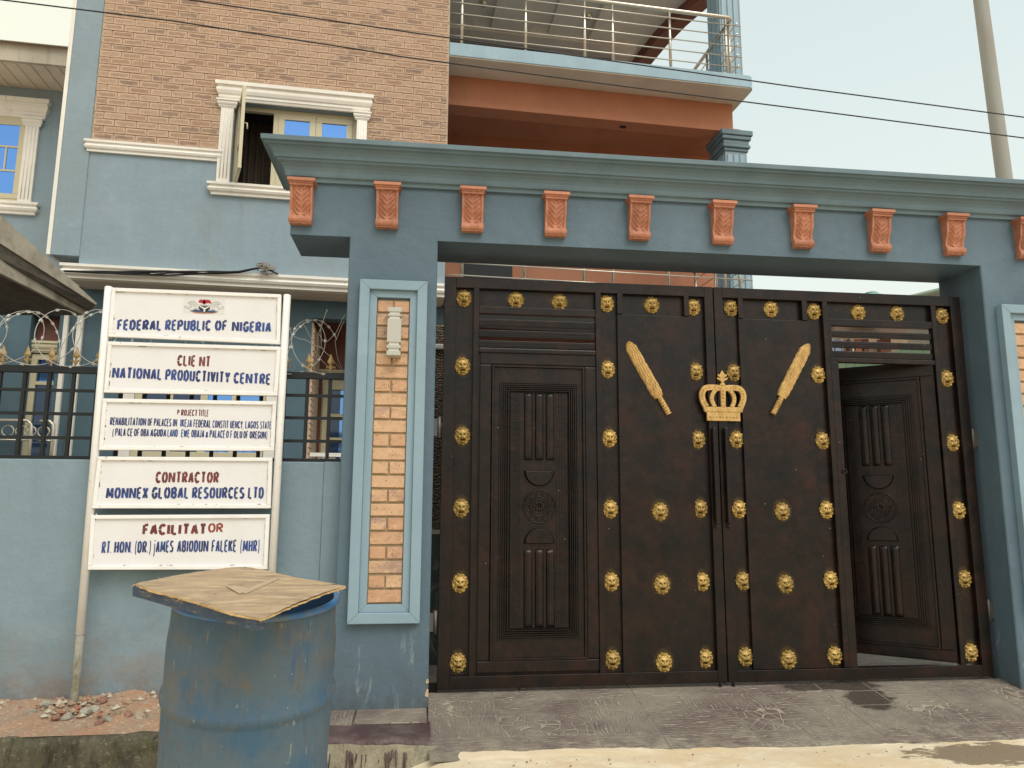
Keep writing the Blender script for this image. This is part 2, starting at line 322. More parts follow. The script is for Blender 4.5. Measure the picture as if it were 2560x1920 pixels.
def dz(y): return -.030+.145*y
def slabm(name, kind):
    m = Mat(name, (.175, .14, .125), .66)
    m.over((.135, .092, .085), m.rng(m.noise(1.5, 6, .6, (1, 1, 1), True), .35, .6))
    m.over((.27, .235, .195), m.math('MULTIPLY', m.rng(m.noise(4, 7, .7, (1, 1, 1), True), .48, .66), .75))
    if kind == 2:
        v = N(m.t, 'TexVoronoi', feature='DISTANCE_TO_EDGE'); v.inputs['Scale'].default_value = 15
        m.L(m.coord((1, 1, 1), True), v.inputs[0]); g = m.rng(v.outputs['Distance'], .045, .09, 1, 0)
    else:
        w = N(m.t, 'TexWave', bands_direction='Y' if kind == 0 else 'X'); w.inputs['Scale'].default_value = 9; w.inputs['Distortion'].default_value = 9; w.inputs['Detail'].default_value = 4; w.inputs['Detail Scale'].default_value = 1.6
        m.L(m.coord((.55, 1.5, 1) if kind == 0 else (1.5, .55, 1), True), w.inputs[0]); g = m.rng(w.outputs['Fac'], .30, .10, 0, 1)
    dust = m.math('MULTIPLY', g, m.rng(m.noise(2.6, 6, .65, (1, 1, 1), True), .36, .60, .12, .95))
    m.over((.50, .44, .33), m.math('MULTIPLY', dust, .7)); m.over((.34, .30, .235), m.math('MULTIPLY', m.rng(m.noise(1.1, 7, .7, (1, 1, 1), True), .44, .62), .5))
    p = m.z(); m.over((.44, .38, .28), m.math('MULTIPLY', m.rng(p[1], -.62, -.92), m.rng(m.noise(8, 7, .7, (1, 1, 1), True), .42, .62, 0, .75)))
    w1 = m.math('MAXIMUM', wetmask(m, 2.72, -.06, .34, .09, .6), wetmask(m, 2.88, -.26, .15, .20, .6)); m.over((.05, .037, .03), m.math('MULTIPLY', w1, .8))
    m.L(m.rng(w1, 0, 1, .72, .25), m.b.inputs['Roughness'])
    m.bump(g, .9, -.010); m.bump(m.noise(50, 6, .7, (1, 1, 1), True), .35, .003); return m.done()
SLAB = [slabm('stamped_concrete_grain_across', 0), slabm('stamped_concrete_grain_along', 1), slabm('stamped_concrete_cobble', 2)]
JOINT = mort('dusty_joint', (.25, .215, .17))
drive = thing('driveway', 'sloping apron of stamped purple-brown concrete under the gate', None, (0, 0, 0)); drive['kind'] = 'structure'
MB().add([(-.05, -.9, dz(-.9)+.0015), (5.6, -.9, dz(-.9)+.0015), (5.6, 0, -.0285), (-.05, 0, -.0285)], [(0, 1, 2, 3)]).build('joint_bed', JOINT, drive)
def slab(x0, x1, y0, y1, k, skew=0):
    g = .0035; t = .0028+random.random()*.0012; x0 += g; x1 -= g; y0 += g; y1 -= g; b = .003
    q = lambda x, y, h: (x+skew*y, y, dz(min(y, 0))+h)
    lo = [q(x0, y0, -.004), q(x1, y0, -.004), q(x1, y1, -.004), q(x0, y1, -.004)]; hi = [q(x0+b, y0+b, t), q(x1-b, y0+b, t), q(x1-b, y1-b, t), q(x0+b, y1-b, t)]
    MB().prism(lo, hi).build('slab', SLAB[k], drive)
rs = random.Random(4)
cols = [-.06, .36, .92, 1.30, 1.86, 2.18, 2.62, 2.98, 3.36, 3.78, 4.3, 4.9, 5.5]
for i in range(len(cols)-1):
    x0, x1 = cols[i], cols[i+1]; cuts = [.0, -.15, -.15-.20-rs.random()*.08, -.64-rs.random()*.05, -.81-.03*x0]
    for j in range(4):
        a, b = cuts[j+1], cuts[j]
        if j in (1, 2) and (i+j) % 3 == 1 and x1-x0 > .4: xm = (x0+x1)/2; slab(x0, xm, a, b, rs.choice((0, 2))); slab(xm, x1, a, b, 1)
        else: slab(x0, x1, a, b, [0, (i+j) % 2, (2 if (i+j) % 3 == 0 else 1-(i+j) % 2), 0][j])
for x0, x1, k in ((0, .55, 0), (.55, 1.3, 1), (1.3, 2.0, 0), (2.0, 2.7, 0), (2.7, 3.3, 1), (3.3, 4.0, 0)): slab(x0, x1, .0, .29, k)
# sand drifted over the foot of the apron
def drift(u, w):
    x = -.06+u*5.6; ed_ = -.81-.03*x+.016*math.sin(x*2.3)+.007*math.sin(x*7.7+1)+.006*math.sin(x*19+2*math.sin(x*3))+.004*math.sin(x*47+3*math.sin(x*5))+.004*(((int(u*420)*7919) % 97)/97-.5)
    y = ed_+(-1.02-ed_)*w; zs = dz(y)+.0052 if y > -.9 else dz(-.9)+.0052; k = min(1, max(0, (w-.25)/.75)); kk = min(1, max(0, (x+.05)/.22)); kk = kk*kk*(3-2*kk); zs = zs*kk+(road_z(x, y)-.01)*(1-kk); return (x, y, zs*(1-k)+(road_z(x, y)-.007)*k+.004*min(1, w*6)*math.sin(x*17+y*9)*.4)
MB().grid(drift, 420, 14).build('sand_drift', SAND)['kind'] = 'structure'
# rounded plaster lip in front of the pillar
def lip(u, w):
    x = -.745+u*.70; n = .012*math.sin(x*17)+.006*math.sin(x*43); yy = -.585-.09*u
    q = w*4
    if q < 1.6: return (x, -.19+(yy+.19)*q/1.6, -.078+.004*math.sin(x*9)*q/1.6-.02*q/1.6)
    t = (q-1.6)/2.4; a = t*math.pi*.55
    return (x, yy-.055*math.sin(a)+n*t, -.095-.062*(1-math.cos(a))+n*t*.6)
lipo = MB().grid(lip, 60, 24).build('plaster_lip', SLAB[0], drive)
PURP = Mat('wet_purple_plaster', (.075, .042, .042), .35); PURP.over((.13, .09, .085), PURP.rng(PURP.noise(5, 7, .7, (1, 1, 1), True), .45, .65)); PURP.bump(PURP.noise(14, 6, .6, (1, 1, 1), True), .6, .02); PURP = PURP.done()
lipo.data.materials[0] = PURP
m_ = MB()
for a, b, k in ((-.735, -.50, 1), (-.50, -.06, 0)):
    m_ = MB(); m_.prism([(a+.004, -.43, -.088), (b-.004, -.45, -.088), (b-.004, -.2, -.088), (a+.004, -.2, -.088)], [(a+.006, -.428, -.082), (b-.006, -.448, -.082), (b-.006, -.202, -.068), (a+.006, -.202, -.068)]); m_.build('slab', SLAB[k], drive)
def rawf(u, w):
    x = -.76+u*.75; n = .02*math.sin(x*21)+.012*math.sin(x*47+w*7); return (x, -.655-.10*u-.03*w+n*.4, -.12-.26*w)
MB().grid(rawf, 40, 10).build('raw_edge', RAWC, drive)
m = MB(); rd_ = random.Random(6)
for k in range(26):
    x = -.73+.68*rd_.random(); yy = -.655-.10*(x+.745)/.70-.012; L_ = rd_.uniform(.03, .16); w_ = rd_.uniform(.003, .010)
    m.tube([(x, yy+.03, -.15), (x+.003, yy+.006, -.17), (x+rd_.uniform(-.01, .01), yy+.002-.03*L_/.26, -.17-L_)], w_, 6, True, [w_, w_*.8, w_*.25])
m.build('paint_drips', PURP, drive)['kind'] = 'stuff'

# courtyard floor behind the gate
o = bx('courtyard_floor', SLAB[0], None, -8, 16, .29, 20, -.2, -.034, kind='structure')

# ------------------------------------------------------------ gateway: two pillars, beam, cornice, corbels
gw = thing('gateway', 'blue plastered gateway with two pillars, a deep beam, cornice and terracotta corbels', 'gateway', (2, 0, -.1))
YF, YB = -.20, .26
for xa, xb in ((-.657, -.057), (4.04, 4.66)):
    c = .007; pl_ = [(xa+c, YF), (xb-c, YF), (xb, YF+c), (xb, YB), (xa, YB), (xa, YF+c)]
    MB().prism([(x, y, -.14) for x, y in pl_], [(x, y, 3.0) for x, y in pl_]).build('pillar', BLUE_D, gw, fix=True)
bx('beam', BLUE_D, gw, -1.055, 5.05, YF, YB, 3.0, 3.40)
prof = [(0, 3.372), (.022, 3.372), (.026, 3.398), (.042, 3.402), (.046, 3.415), (.050, 3.44), (.060, 3.462), (.078, 3.480), (.098, 3.490), (.098, 3.502), (.112, 3.505), (.116, 3.53), (.128, 3.552), (.146, 3.566), (.168, 3.572), (.168, 3.586), (.188, 3.588), (.190, 3.622), (.12, 3.632), (0, 3.636)]
a, b = -1.055, 5.05
MB().moulding(prof, [(a, YB, -1, 1), (a, YF, -1, -1), (b, YF, 1, -1), (b, YB, 1, 1)]).build('cornice', BLUE_C, gw, .0025, fix=True)
CHIP = mort('bare_plaster', (.62, .46, .27))
for k, (z, h) in enumerate(((.02, .05), (.09, .028))): MB().prism([(-.0585, YF-.001, z-h/2), (-.0555, YF-.001, z-h/2+.004), (-.0555, YF+.02, z+h/2-.006), (-.0585, YF-.001, z+h/2)], [(-.078+.006*k, YF-.0016, z-h/3), (-.074, YF-.0016, z), (-.070, YF-.0016, z+h/4), (-.066, YF-.0016, z+h/2)]).build('chip', CHIP, gw, fix=True)
# corbel
def corbel_meshes():
    w = .083
    def depth(t):   # t 0 bottom .. 1 top of body
        return .055+.055*t**1.6+.012*math.sin(t*math.pi*1.15)-.016*math.exp(-((t-.25)/.16)**2)
    def fn(u, v):
        x = (u-.5)*2; z = v*.225+.035; d = depth(v)
        ax = abs(x); h = 0
        if ax < .80:
            h = -.016
            s = max(0, 1-ax/.74)
            rib = math.exp(-(ax/.07)**2)*.011*min(1, v*3)
            fr = math.sin((v*6.2-(ax**1.35)*2.6)*2*math.pi); lobes = max(0, fr)**.7*.019*(1 if .12 < ax < .66 else .15)*(1-.2*v)
            cup = .006*math.sin(math.pi*min(1, ax/.7))
            h += rib+lobes+cup
            if v < .16: h += .012*math.exp(-((ax)/.28)**2)*math.sin(math.pi*v/.16)
        return (x*w, -(d+h), z)
    m = MB(); nu, nv = 36, 44; m.grid(fn, nu, nv)
    vs_ = m.v
    for i, sx_ in ((0, -1), (nu, 1)):
        loop = [vs_[j*(nu+1)+i] for j in range(nv+1)]+[(sx_*w, 0, .26), (sx_*w, 0, .035)]
        m.add(loop, [tuple(range(len(loop)))])
    body = m.mesh('body', TERRA)
    c = MB()
    for k, (zz, h, e_, d) in enumerate(((.255, .016, .004, .118), (.271, .012, .010, .126), (.283, .022, .020, .140))): c.box(-w-e_, w+e_, -d, 0, zz, zz+h)
    cap = c.mesh('cap', TERRA)
    s = MB(); pts = [(-w-.004+i*(2*w+.008)/32, -.052, .022) for i in range(33)]; s.tube(pts, .02, 12, True, [.024+.007*abs(math.sin(i/32*math.pi*3)) for i in range(33)])
    s.box(-w, w, -.058, 0, -.012, 0); s.box(-w+.003, w-.003, -.05, 0, 0, .04)
    scroll = s.mesh('scroll', TERRA)
    return body, cap, scroll
cmesh = corbel_meshes()
for x in (-.988, -.409, .176, .763, 1.372, 1.994, 2.612, 3.217, 3.818, 4.415, 4.96):
    c0 = link('corbel', cmesh[0], gw, Vector((x+random.uniform(-.004, .004), YF+.002, 3.077+random.uniform(-.003, .003)))-ORG[gw], (0, random.uniform(-.015, .015), 0), (.89, .76, .955))
    for nm, me in (('cap', cmesh[1]), ('scroll', cmesh[2])): link(nm, me, c0)
# panels with bricks on the pillars
def panel(x0, x1):
    zt, zb = 2.69, .452; xi0, xi1, zi1, zi0 = x0+.115, x1-.115, 2.562, .571
    def ring(nm, a, b, c, d, w_, y0, y1, bev):
        m = MB()
        outer = [(a, c), (b, c), (b, d), (a, d)]; inner = [(a+w_, c+w_), (b-w_, c+w_), (b-w_, d-w_), (a+w_, d-w_)]
        for k in range(4):
            p, q, r_, s_ = outer[k], outer[(k+1) % 4], inner[(k+1) % 4], inner[k]
            m.prism([(p[0], y0, p[1]), (q[0], y0, q[1]), (r_[0], y0, r_[1]), (s_[0], y0, s_[1])], [(p[0], y1, p[1]), (q[0], y1, q[1]), (r_[0], y1, r_[1]), (s_[0], y1, s_[1])])
        return m.build(nm, BLUE_L, gw, bev, fix=True)
    ring('panel_frame', x0, x1, zb, zt, .066, YF-.055, YF+.01, .004)
    ring('inner_frame', x0+.066, x1-.066, zb+.066, zt-.066, .049, YF-.028, YF+.008, .003)
    bx('mortar_bed', MORTARP, gw, xi0-.002, xi1+.002, YF-.004, YF+.006, zi0-.002, zi1+.002)
    pit = (zi1-zi0)/22; fw = xi1-xi0
    def brick(w_, h_):
        b_ = .003; m = MB(); hw, hh = w_/2, h_/2
        m.prism([(-hw, 0, -hh), (hw, 0, -hh), (hw, 0, hh), (-hw, 0, hh)], [(-hw, -.012, -hh), (hw, -.012, -hh), (hw, -.012, hh), (-hw, -.012, hh)])
        m.v = m.v[:4]+m.v[4:]
        return m.mesh('brick', BRICKP)
    full, half = brick(fw-.008, pit-.0155), brick(fw/2-.011, pit-.0155)
    for r_ in range(22):
        z = zi1-pit*(r_+.5)
        for (me, xx) in (((half, x0+.115+fw*.25), (half, x0+.115+fw*.75)) if r_ % 2 == 0 else ((full, (x0+x1)/2),)):
            o = link('brick', me, gw, Vector((xx+random.uniform(-.0015, .0015), YF-.002-random.random()*.003, z))-ORG[gw], (random.uniform(-.008, .008), random.uniform(-.012, .012), random.uniform(-.01, .01)))
            bb = o.modifiers.new('b', 'BEVEL'); bb.width = .003; bb.segments = 2
panel(-.572, -.121); panel(4.135, 4.586)
# wall lamp
lg = Mat('lamp_grey', (.48, .47, .42), .4).done(); lw = Mat('frosted_glass', (.75, .74, .70), .2, 0, .6).done()
lx0, lz1 = P(970, 768, -.30); lx1, lz0 = P(1001, 889, -.30)
lamp = thing('wall_lamp', 'grey box wall lamp with slotted ends on the brick strip of the left pillar', 'lamp', ((lx0+lx1)/2, YF, (lz0+lz1)/2))
H_ = lz1-lz0
for nm, a, b in (('housing', .27, .76), ('end_cap', 0, .095), ('end_cap', .905, 1), ('band', .145, .215), ('band', .815, .855)):
    bx(nm, lg, lamp, lx0, lx1, -.31, -.215, lz0+a*H_, lz0+b*H_, bevel=.002)
m_ = MB()
m_.box(lx0+.012, lx1-.012, -.300, -.222, lz0+.02, lz1-.02)
m_.build('glass_tube', lw, lamp)
bx('back_plate', lg, lamp, lx0+.004, lx1-.004, -.222, YF-.012, lz0+.01, lz1-.01)

# ------------------------------------------------------------ gate leaves
def lion_mesh():
    g = lambda q, w_: math.exp(-(q/w_)**2)
    def h(x, y):
        r = math.hypot(x, y); th = math.atan2(y, x)
        z = .30*max(0, 1-r**8)**.5
        mane = max(0, min(1, (r-.60)*6))
        z += mane*(.14*math.sin(19*th+5*math.sin(3*th)+r*9)+.10*math.sin(11*th-r*14)+.10)
        f = max(0, 1-(x/.66)**2-((y+.02)/.74)**2)**.5; z += .42*f
        z += .46*g(x, .12)*g(y-.02, .30)                              # nose ridge
        z += .26*g(x, .17)*g(y+.17, .08)                              # nose tip
        z += .26*g(abs(x)-.20, .14)*g(y+.20, .12)                     # muzzle
        z += .26*g(abs(x)-.27, .19)*g(y-.30, .065)                    # brow
        z -= .34*g(abs(x)-.26, .10)*g(y-.15, .07)                     # eyes
        z += .20*g(abs(x)-.45, .12)*g(y+.02, .18)                     # cheeks
        z -= .85*math.exp(-(x/.31)**4-((y+.43)/.10)**4)              # open mouth
        z += .34*g(x, .20)*g(y+.64, .10)                              # chin
        z += .22*g(abs(x)-.52, .10)*g(y-.50, .12)                     # ears
        return z
    m = MB(); n = 46; vs_ = []; uvs = []
    for j in range(n+1):
        for i in range(n+1):
            u = i/n*2-1; v = j/n*2-1
            x = u*math.sqrt(1-v*v/2); y = v*math.sqrt(1-u*u/2); th = math.atan2(y, x); rr = 1+(.035*math.sin(11*th)+.02*math.sin(17*th+1))*(math.hypot(x, y) > .9)
            vs_.append((x*rr*.056, -.030*max(h(x, y), -.2), y*rr*.063)); uvs.append((x, y))
    m.add(vs_, [(j*(n+1)+i, j*(n+1)+i+1, (j+1)*(n+1)+i+1, (j+1)*(n+1)+i) for j in range(n) for i in range(n)], True)
    me = m.mesh('lion_head', GOLD); me.materials.append(Mat('bare_dark_hollow', (.05, .028, .012), .7).done())
    for p in me.polygons:
        x = sum(uvs[k][0] for k in p.vertices)/4; y = sum(uvs[k][1] for k in p.vertices)/4
        if (x/.29)**4+((y+.43+.10*abs(x))/.085)**4 < 1 or ((abs(x)-.25)/.06)**2+((y-.13)/.045)**2 < 1: p.material_index = 1
    return me
LION = lion_mesh()
d_ = MB(); d_.add([(math.cos(2*math.pi*k/20), 0, math.sin(2*math.pi*k/20)) for k in range(20)], [tuple(range(20))]); DISC = d_.mesh('overspray', SPRAY)

def door_panel(parent, X0, y0, tilt=None):
    """pressed steel door skin: x from X0 to X0+.85, relief facing -y; children of parent"""
    X = lambda t: X0+t
    m = MB(); z0, z1_ = .085, 2.292
    m.box(X(0), X(.86), y0, y0+.03, z0, z1_)
    sk = m.build('door_skin', GATE, parent, .002)
    def frame(nm, a, b, c, d, w_, h_):
        m = MB(); r = [(a, c), (b, c), (b, d), (a, d)]; ins = [(a+w_, c+w_), (b-w_, c+w_), (b-w_, d-w_), (a+w_, d-w_)]
        for k in range(4):
            p, q, s_, t_ = r[k], r[(k+1) % 4], ins[(k+1) % 4], ins[k]
            m.prism([(X(p[0]), y0+.001, p[1]), (X(q[0]), y0+.001, q[1]), (X(s_[0]), y0+.001, s_[1]), (X(t_[0]), y0+.001, t_[1])],
                    [(X(p[0]+w_*.2*(1 if p[0] == a else -1)), y0-h_, p[1]+w_*.2*(1 if p[1] == c else -1)), (X(q[0]+w_*.2*(1 if q[0] == a else -1)), y0-h_, q[1]+w_*.2*(1 if q[1] == c else -1)),
                     (X(s_[0]-w_*.2*(1 if q[0] == a else -1)), y0-h_, s_[1]-w_*.2*(1 if q[1] == c else -1)), (X(t_[0]-w_*.2*(1 if p[0] == a else -1)), y0-h_, t_[1]-w_*.2*(1 if p[1] == c else -1))])
        return m.build(nm, GATE, sk, 0, fix=True)
    frame('outer_moulding', .095, .765, .165, 2.175, .022, .018)
    m = MB(); m.box(X(.012), X(.095), y0-.010, y0+.001, .17, 2.17); m.box(X(.765), X(.848), y0-.010, y0+.001, .17, 2.17)
    m.box(X(.012), X(.848), y0-.010, y0+.001, .09, .165); m.box(X(.012), X(.848), y0-.010, y0+.001, 2.176, 2.285); m.build('border', GATE, sk, .006)
    for k in range(5):
        o_ = k*.0145; frame('step_moulding', .150+o_, .710-o_, .300+o_, 2.050-o_, .0085, .009+.0055*k)
    # raised field
    m = MB(); m.box(X(.226), X(.634), y0-.016, y0, .376, 1.974); fld = m.build('field', GATE, sk, .003)
    # greek key columns: square hooks, one joined relief
    for xa in (.238, .560):
        m = MB(); z = .395; k = 0; w_ = .052; y1 = y0-.0165; t = .0045
        while z < 1.94:
            p = .0415
            m.box(X(xa), X(xa+w_), y1-t, y1+.002, z, z+.005)
            m.box(X(xa+w_*.30), X(xa+w_*.36+.004), y1-t, y1+.002, z+.0055, z+p-.012)
            m.box(X(xa+w_*.30), X(xa+w_*.86), y1-t*1.1, y1+.002, z+p-.0115, z+p-.0065)
            m.box(X(xa+w_*.76), X(xa+w_*.86), y1-t, y1+.002, z+.013, z+p-.012)
            m.box(X(xa+w_*.56), X(xa+w_*.755), y1-t, y1+.002, z+.013, z+.018)
            z += p
        g_ = m.build('greek_key', GATE, sk); g_['kind'] = 'stuff'
        m = MB(); m.box(X(xa-.008), X(xa-.004), y1-t, y1+.002, .39, 1.96); m.box(X(xa+w_+.004), X(xa+w_+.008), y1-t, y1+.002, .39, 1.96); m.build('key_border', GATE, sk)
    # flutes above and below, rounded ends
    def flute(cx, a, b):
        m = MB(); n = 8; 
        def fn(u, v):
            ang = math.pi*u; zz = a+(b-a)*v; e_ = min(1, min(v, 1-v)*(b-a)/.018); e_ = math.sin(e_*math.pi/2)
            return (X(cx+.030*math.cos(math.pi-ang)), y0-.0162-.021*math.sin(ang)*e_, zz)
        m.grid(fn, 8, 40); m.build('flute', GATE, sk)
    for cx in (.355, .432, .509): flute(cx, 1.50, 1.972); flute(cx, .378, .895)
    # half moons
    def moon(cz, sgn):
        m = MB(); pts = [(.110*math.cos(math.pi*k/20), sgn*.110*math.sin(math.pi*k/20)) for k in range(21)]
        inn = [(.096*math.cos(math.pi*k/20), sgn*.096*math.sin(math.pi*k/20)) for k in range(21)]
        lo = [(X(.432+p), y0-.016, cz+q) for p, q in pts]; hi = [(X(.432+p), y0-.040, cz+q+sgn*.006) for p, q in inn]
        m.prism(lo, hi); m.build('half_moon', GATE, sk, .002, fix=True)
    moon(1.43, -1); moon(.93, 1)
    # rosette
    m = MB()
    for rr, tr in ((.112, .005), (.064, .0045), (.048, .004)):
        m.tube([(X(.432)+rr*math.cos(a), y0-.019, 1.183+rr*math.sin(a)) for a in [2*math.pi*k/36 for k in range(37)]], tr, 6, False)
    for k in range(12):
        a = 2*math.pi*k/12; r1 = .088
        m.tube([(X(.432)+(r1+.016*math.cos(s*6.28))*math.cos(a+.2*math.sin(s*6.28)), y0-.019, 1.183+(r1+.016*math.cos(s*6.28))*math.sin(a+.2*math.sin(s*6.28))) for s in [q/10 for q in range(11)]], .003, 5, False)
    for k in range(8):
        a = 2*math.pi*k/8; m.tube([(X(.432)+.008*math.cos(a), y0-.020, 1.183+.008*math.sin(a)), (X(.432)+.026*math.cos(a), y0-.024, 1.183+.026*math.sin(a)), (X(.432)+.040*math.cos(a), y0-.018, 1.183+.040*math.sin(a))], .004, 6, True, [.003, .0065, .002])
    m.lathe([(0, 0), (.009, 0)], 8, (0, 0, 0)) if False else None
    m.build('rosette', GATE, sk)
    return sk

def leaf(side):
    mir = side < 0
    X = (lambda x: 3.98-x) if mir else (lambda x: x)
    lab = 'left leaf of the brown metal gate with a closed panelled door' if not mir else 'right leaf of the brown metal gate with its small door standing ajar'
    g = thing('gate_leaf', lab, 'gate', (0 if not mir else 3.98, 0, 0), 0, 'leaves of the driveway gate')
    def b(nm, x0, x1, y0, y1, z0, z1_, bev=.003, par=None):
        a, c = sorted((X(x0), X(x1))); return bx(nm, GATE, par or g, a, c, y0, y1, z0, z1_, bevel=bev)
    b('stile', 0, .083, -.03, .03, -.005, 2.80); b('stile', 1.92, 1.986, -.03, .03, -.005, 2.80)
    b('rail', .083, 1.92, -.03, .03, 2.722, 2.80); b('rail', .083, 1.92, -.03, .03, -.005, .075) if not mir else (b('rail', .083, 1.92, -.03, .03, -.005, .072))
    # recessed channels that carry the lion heads
    for a, c in ((.083, .208), (1.135, 1.257), (1.80, 1.92)): b('channel', a, c, .004, .012, .075, 2.722, 0)
    b('bar', .208, .248, -.03, .02, .075, 2.722); b('bar', 1.094, 1.135, -.03, .02, .075, 2.722)
    b('sheet', 1.257, 1.80, -.022, .0125, .075, 2.568, .002); b('sheet_back', 1.2575, 1.7995, .008, .014, 2.568, 2.722, 0)
    b('bar', 1.257, 1.298, -.03, .008, 2.57, 2.722); b('bar', 1.762, 1.80, -.03, .008, 2.57, 2.722)
    b('top_sheet', .248, 1.094, .006, .012, 2.575, 2.722, 0); b('rail', .248, 1.094, -.026, .02, 2.540, 2.592)
    for z in (2.482, 2.402, 2.326):
        s_ = b('slat', .248, 1.094, -.012, .010, z-.028, z+.022, .003)
        for q in (-.012, .004): b('ridge', .25, 1.092, -.0155, -.011, z+q-.003, z+q+.003, 0, s_)
    b('slat', .248, 1.094, .0, .012, 2.295, 2.31, 0) if not mir else None
    b('rail', .248, 1.094, -.026, .02, 2.258, 2.292) if mir else None
    # lions
    pos = []
    for z in (2.65, 2.16, 1.665, 1.168, .668, .154):
        pos += [(.141, z, .003), (1.186, z, .003), (1.843, z, .003)]
    pos += [(.513, 2.651, .005), (.832, 2.651, .005), (1.528, 2.656, .007), (1.539, 1.152, -.023), (1.537, .650, -.023), (1.541, .135, -.023)]
    if mir: pos = [(3.98-{.513: 3.471, .832: 3.136, 1.528: 2.449}.get(x, 3.98-x) if False else x, z, y) for x, z, y in pos]
    for x, z, y in pos:
        l = link('lion_head', LION, g, Vector((X(x)+random.uniform(-.004, .004), y, z+random.uniform(-.004, .004)))-ORG[g], (0, random.uniform(-.10, .10), 0), (1.0, 1, 1.02))
        flat = y < 0 or (y > .0045)
        s_ = link('overspray', DISC, l, (0, -.0014 if not flat else -.0014, .006), (0, 0, 0), (.078 if flat else .058, 1, .09 if z < 2.6 else .06))
    # mace
    gl = GOLDM
    def T(t, s): return (t, s)
    p0, p1 = ((1.330, 2.362), (1.622, 1.842)) if not mir else ((2.715, 2.385), (2.410, 1.857))
    d = Vector((p1[0]-p0[0], 0, p1[1]-p0[1])); Lm = d.length; d.normalize(); n_ = Vector((d.z, 0, -d.x))
    mc = MB(); rsm = random.Random(3)
    def blade(u, v):
        t = v*.765; w_ = .043*(min(1, (v*9)**.5) if v < .11 else 1)*(1 if v < .90 else math.cos((v-.9)*6.0)) if v > 0 else .012
        w_ *= 1+.025*math.sin(v*23+1)+.03*math.sin(v*57)+.012*math.sin(v*131)+.18*v*(1-v)
        x = (u-.5)*2; rim = math.sqrt(max(0, 1-x**4))
        hgt = .024*rim*(1+.11*math.sin(u*34+2.2*math.sin(v*9)+math.sin(v*31))+.09*math.sin(u*61+3*math.sin(v*5+2)+1.3*math.sin(v*43)))
        q = Vector((p0[0], -.022, p0[1]))+d*(t*Lm)+n_*(x*w_); return (q.x, -.022-hgt, q.z)
    mc.grid(blade, 40, 60)
    mo = mc.build('mace', gl, g)
    mh = MB(); pts = []; rr = []
    for k in range(40):
        t = .755+.245*k/39; q = Vector((p0[0], -.034, p0[1]))+d*(t*Lm); pts.append(q); rr.append(.0175+.003*math.sin(k*1.15)+(.004 if k in (2, 3, 4) else 0)+(.004 if k > 37 else 0))
    mh.tube(pts, .02, 12, True, rr); 
    for k in range(9):   # rope binding
        t = .79+.022*k; c0 = Vector((p0[0], -.034, p0[1]))+d*(t*Lm)
        mh.tube([c0+n_*(-.02+.04*s/8)+d*(-.012+.024*s/8)+Vector((0, -.018*math.sin(math.pi*s/8), 0)) for s in range(9)], .0032, 5, False)
    mh.build('mace_handle', gl, mo)
    # pull handle with its brackets
    hx = 1.945 if not mir else 2.034
    hm = MB(); hm.box(hx-.013, hx+.013, -.07, -.045, 1.07, 1.745); hm.box(hx-.013, hx+.013, -.045, -.03, 1.07, 1.10); hm.box(hx-.013, hx+.013, -.045, -.03, 1.715, 1.745)
    hd = hm.build('pull_handle', GATE, g, .004); MB().tube([(hx, -.055, 1.062), (hx, -.058, 1.045), (hx-.012, -.062, 1.04)], .008, 8).build('latch_tip', GATE, hd)
    bo = MB(); bx_ = 1.935 if not mir else 2.03; bo.tube([(bx_, -.02, -.05), (bx_, -.02, .06)], .009, 10); bo.lathe([(.016, -.052), (.016, -.030), (.009, -.03)], 10, (bx_, -.02, 0)); bo.build('drop_bolt', BLACK, g)
    # hinges on the jamb
    for z in (.42, 1.72) if not mir else (.45, 1.70):
        hm = MB(); hxx = -.018 if not mir else 3.998
        hm.tube([(hxx, -.012, z-.075), (hxx, -.012, z+.075)], .014, 10); hm.box(hxx-.04 if not mir else hxx, hxx if not mir else hxx+.045, -.016, -.010, z-.06, z+.06)
        hm.build('hinge', STEELR, g)
    return g
STEELR = Mat('hinge_grey', (.14, .13, .12), .5, .5).done()
gl_ = leaf(1); gr_ = leaf(-1)
dp = MB().box(.250, 1.092, -.002, .02, .075, 2.29).build('door_backing', GATE, gl_)
door_panel(gl_, .248-.006+.006, -.008)
# white card-like spill: slack welded cross piece above the closed door
bx('rail', GATE, gl_, .248, 1.094, -.03, .0, 2.255, 2.292, bevel=.008)
# the wicket door of the right leaf, ajar
wk = bpy.data.objects.new('wicket_door', None); COL.objects.link(wk); wk.parent = gr_
hx, hy = 3.728, .012; wk.location = Vector((hx, hy, 0))-ORG[gr_]; wk.rotation_euler = (0, 0, rad(-38)); ORG[wk] = Vector((0, 0, 0))
sk = door_panel(wk, -.85, -.028); sk['label'] = 'panelled brown metal door standing ajar'
bx('door_back', GATE, wk, -.845, .005, .003, .03, .09, 2.262, bevel=.003)
bx('stile', GATE, gr_, 2.8865, 2.945, -.029, .019, .072, 2.258, bevel=.003); bx('stile', GATE, gr_, 2.8865, 2.908, -.0285, .0185, 2.292, 2.54, bevel=.002)
bx('latch', BLACK, gr_, 2.945, 2.953, -.01, .02, 1.42, 1.46, bevel=.002)
MB().tube([(2.936, -.030+0*k, 1.445)]+[(2.936+.016*math.cos(a), -.037, 1.445+.016*math.sin(a)) for a in [k*math.pi/6 for k in range(13)]], .004, 6).build('ring', BLACK, gr_)
bx('white_edge', Mat('worn_white_edge', (.55, .55, .52), .6).done(), wk, .0052, .0075, .0, .02, .12, 1.5)

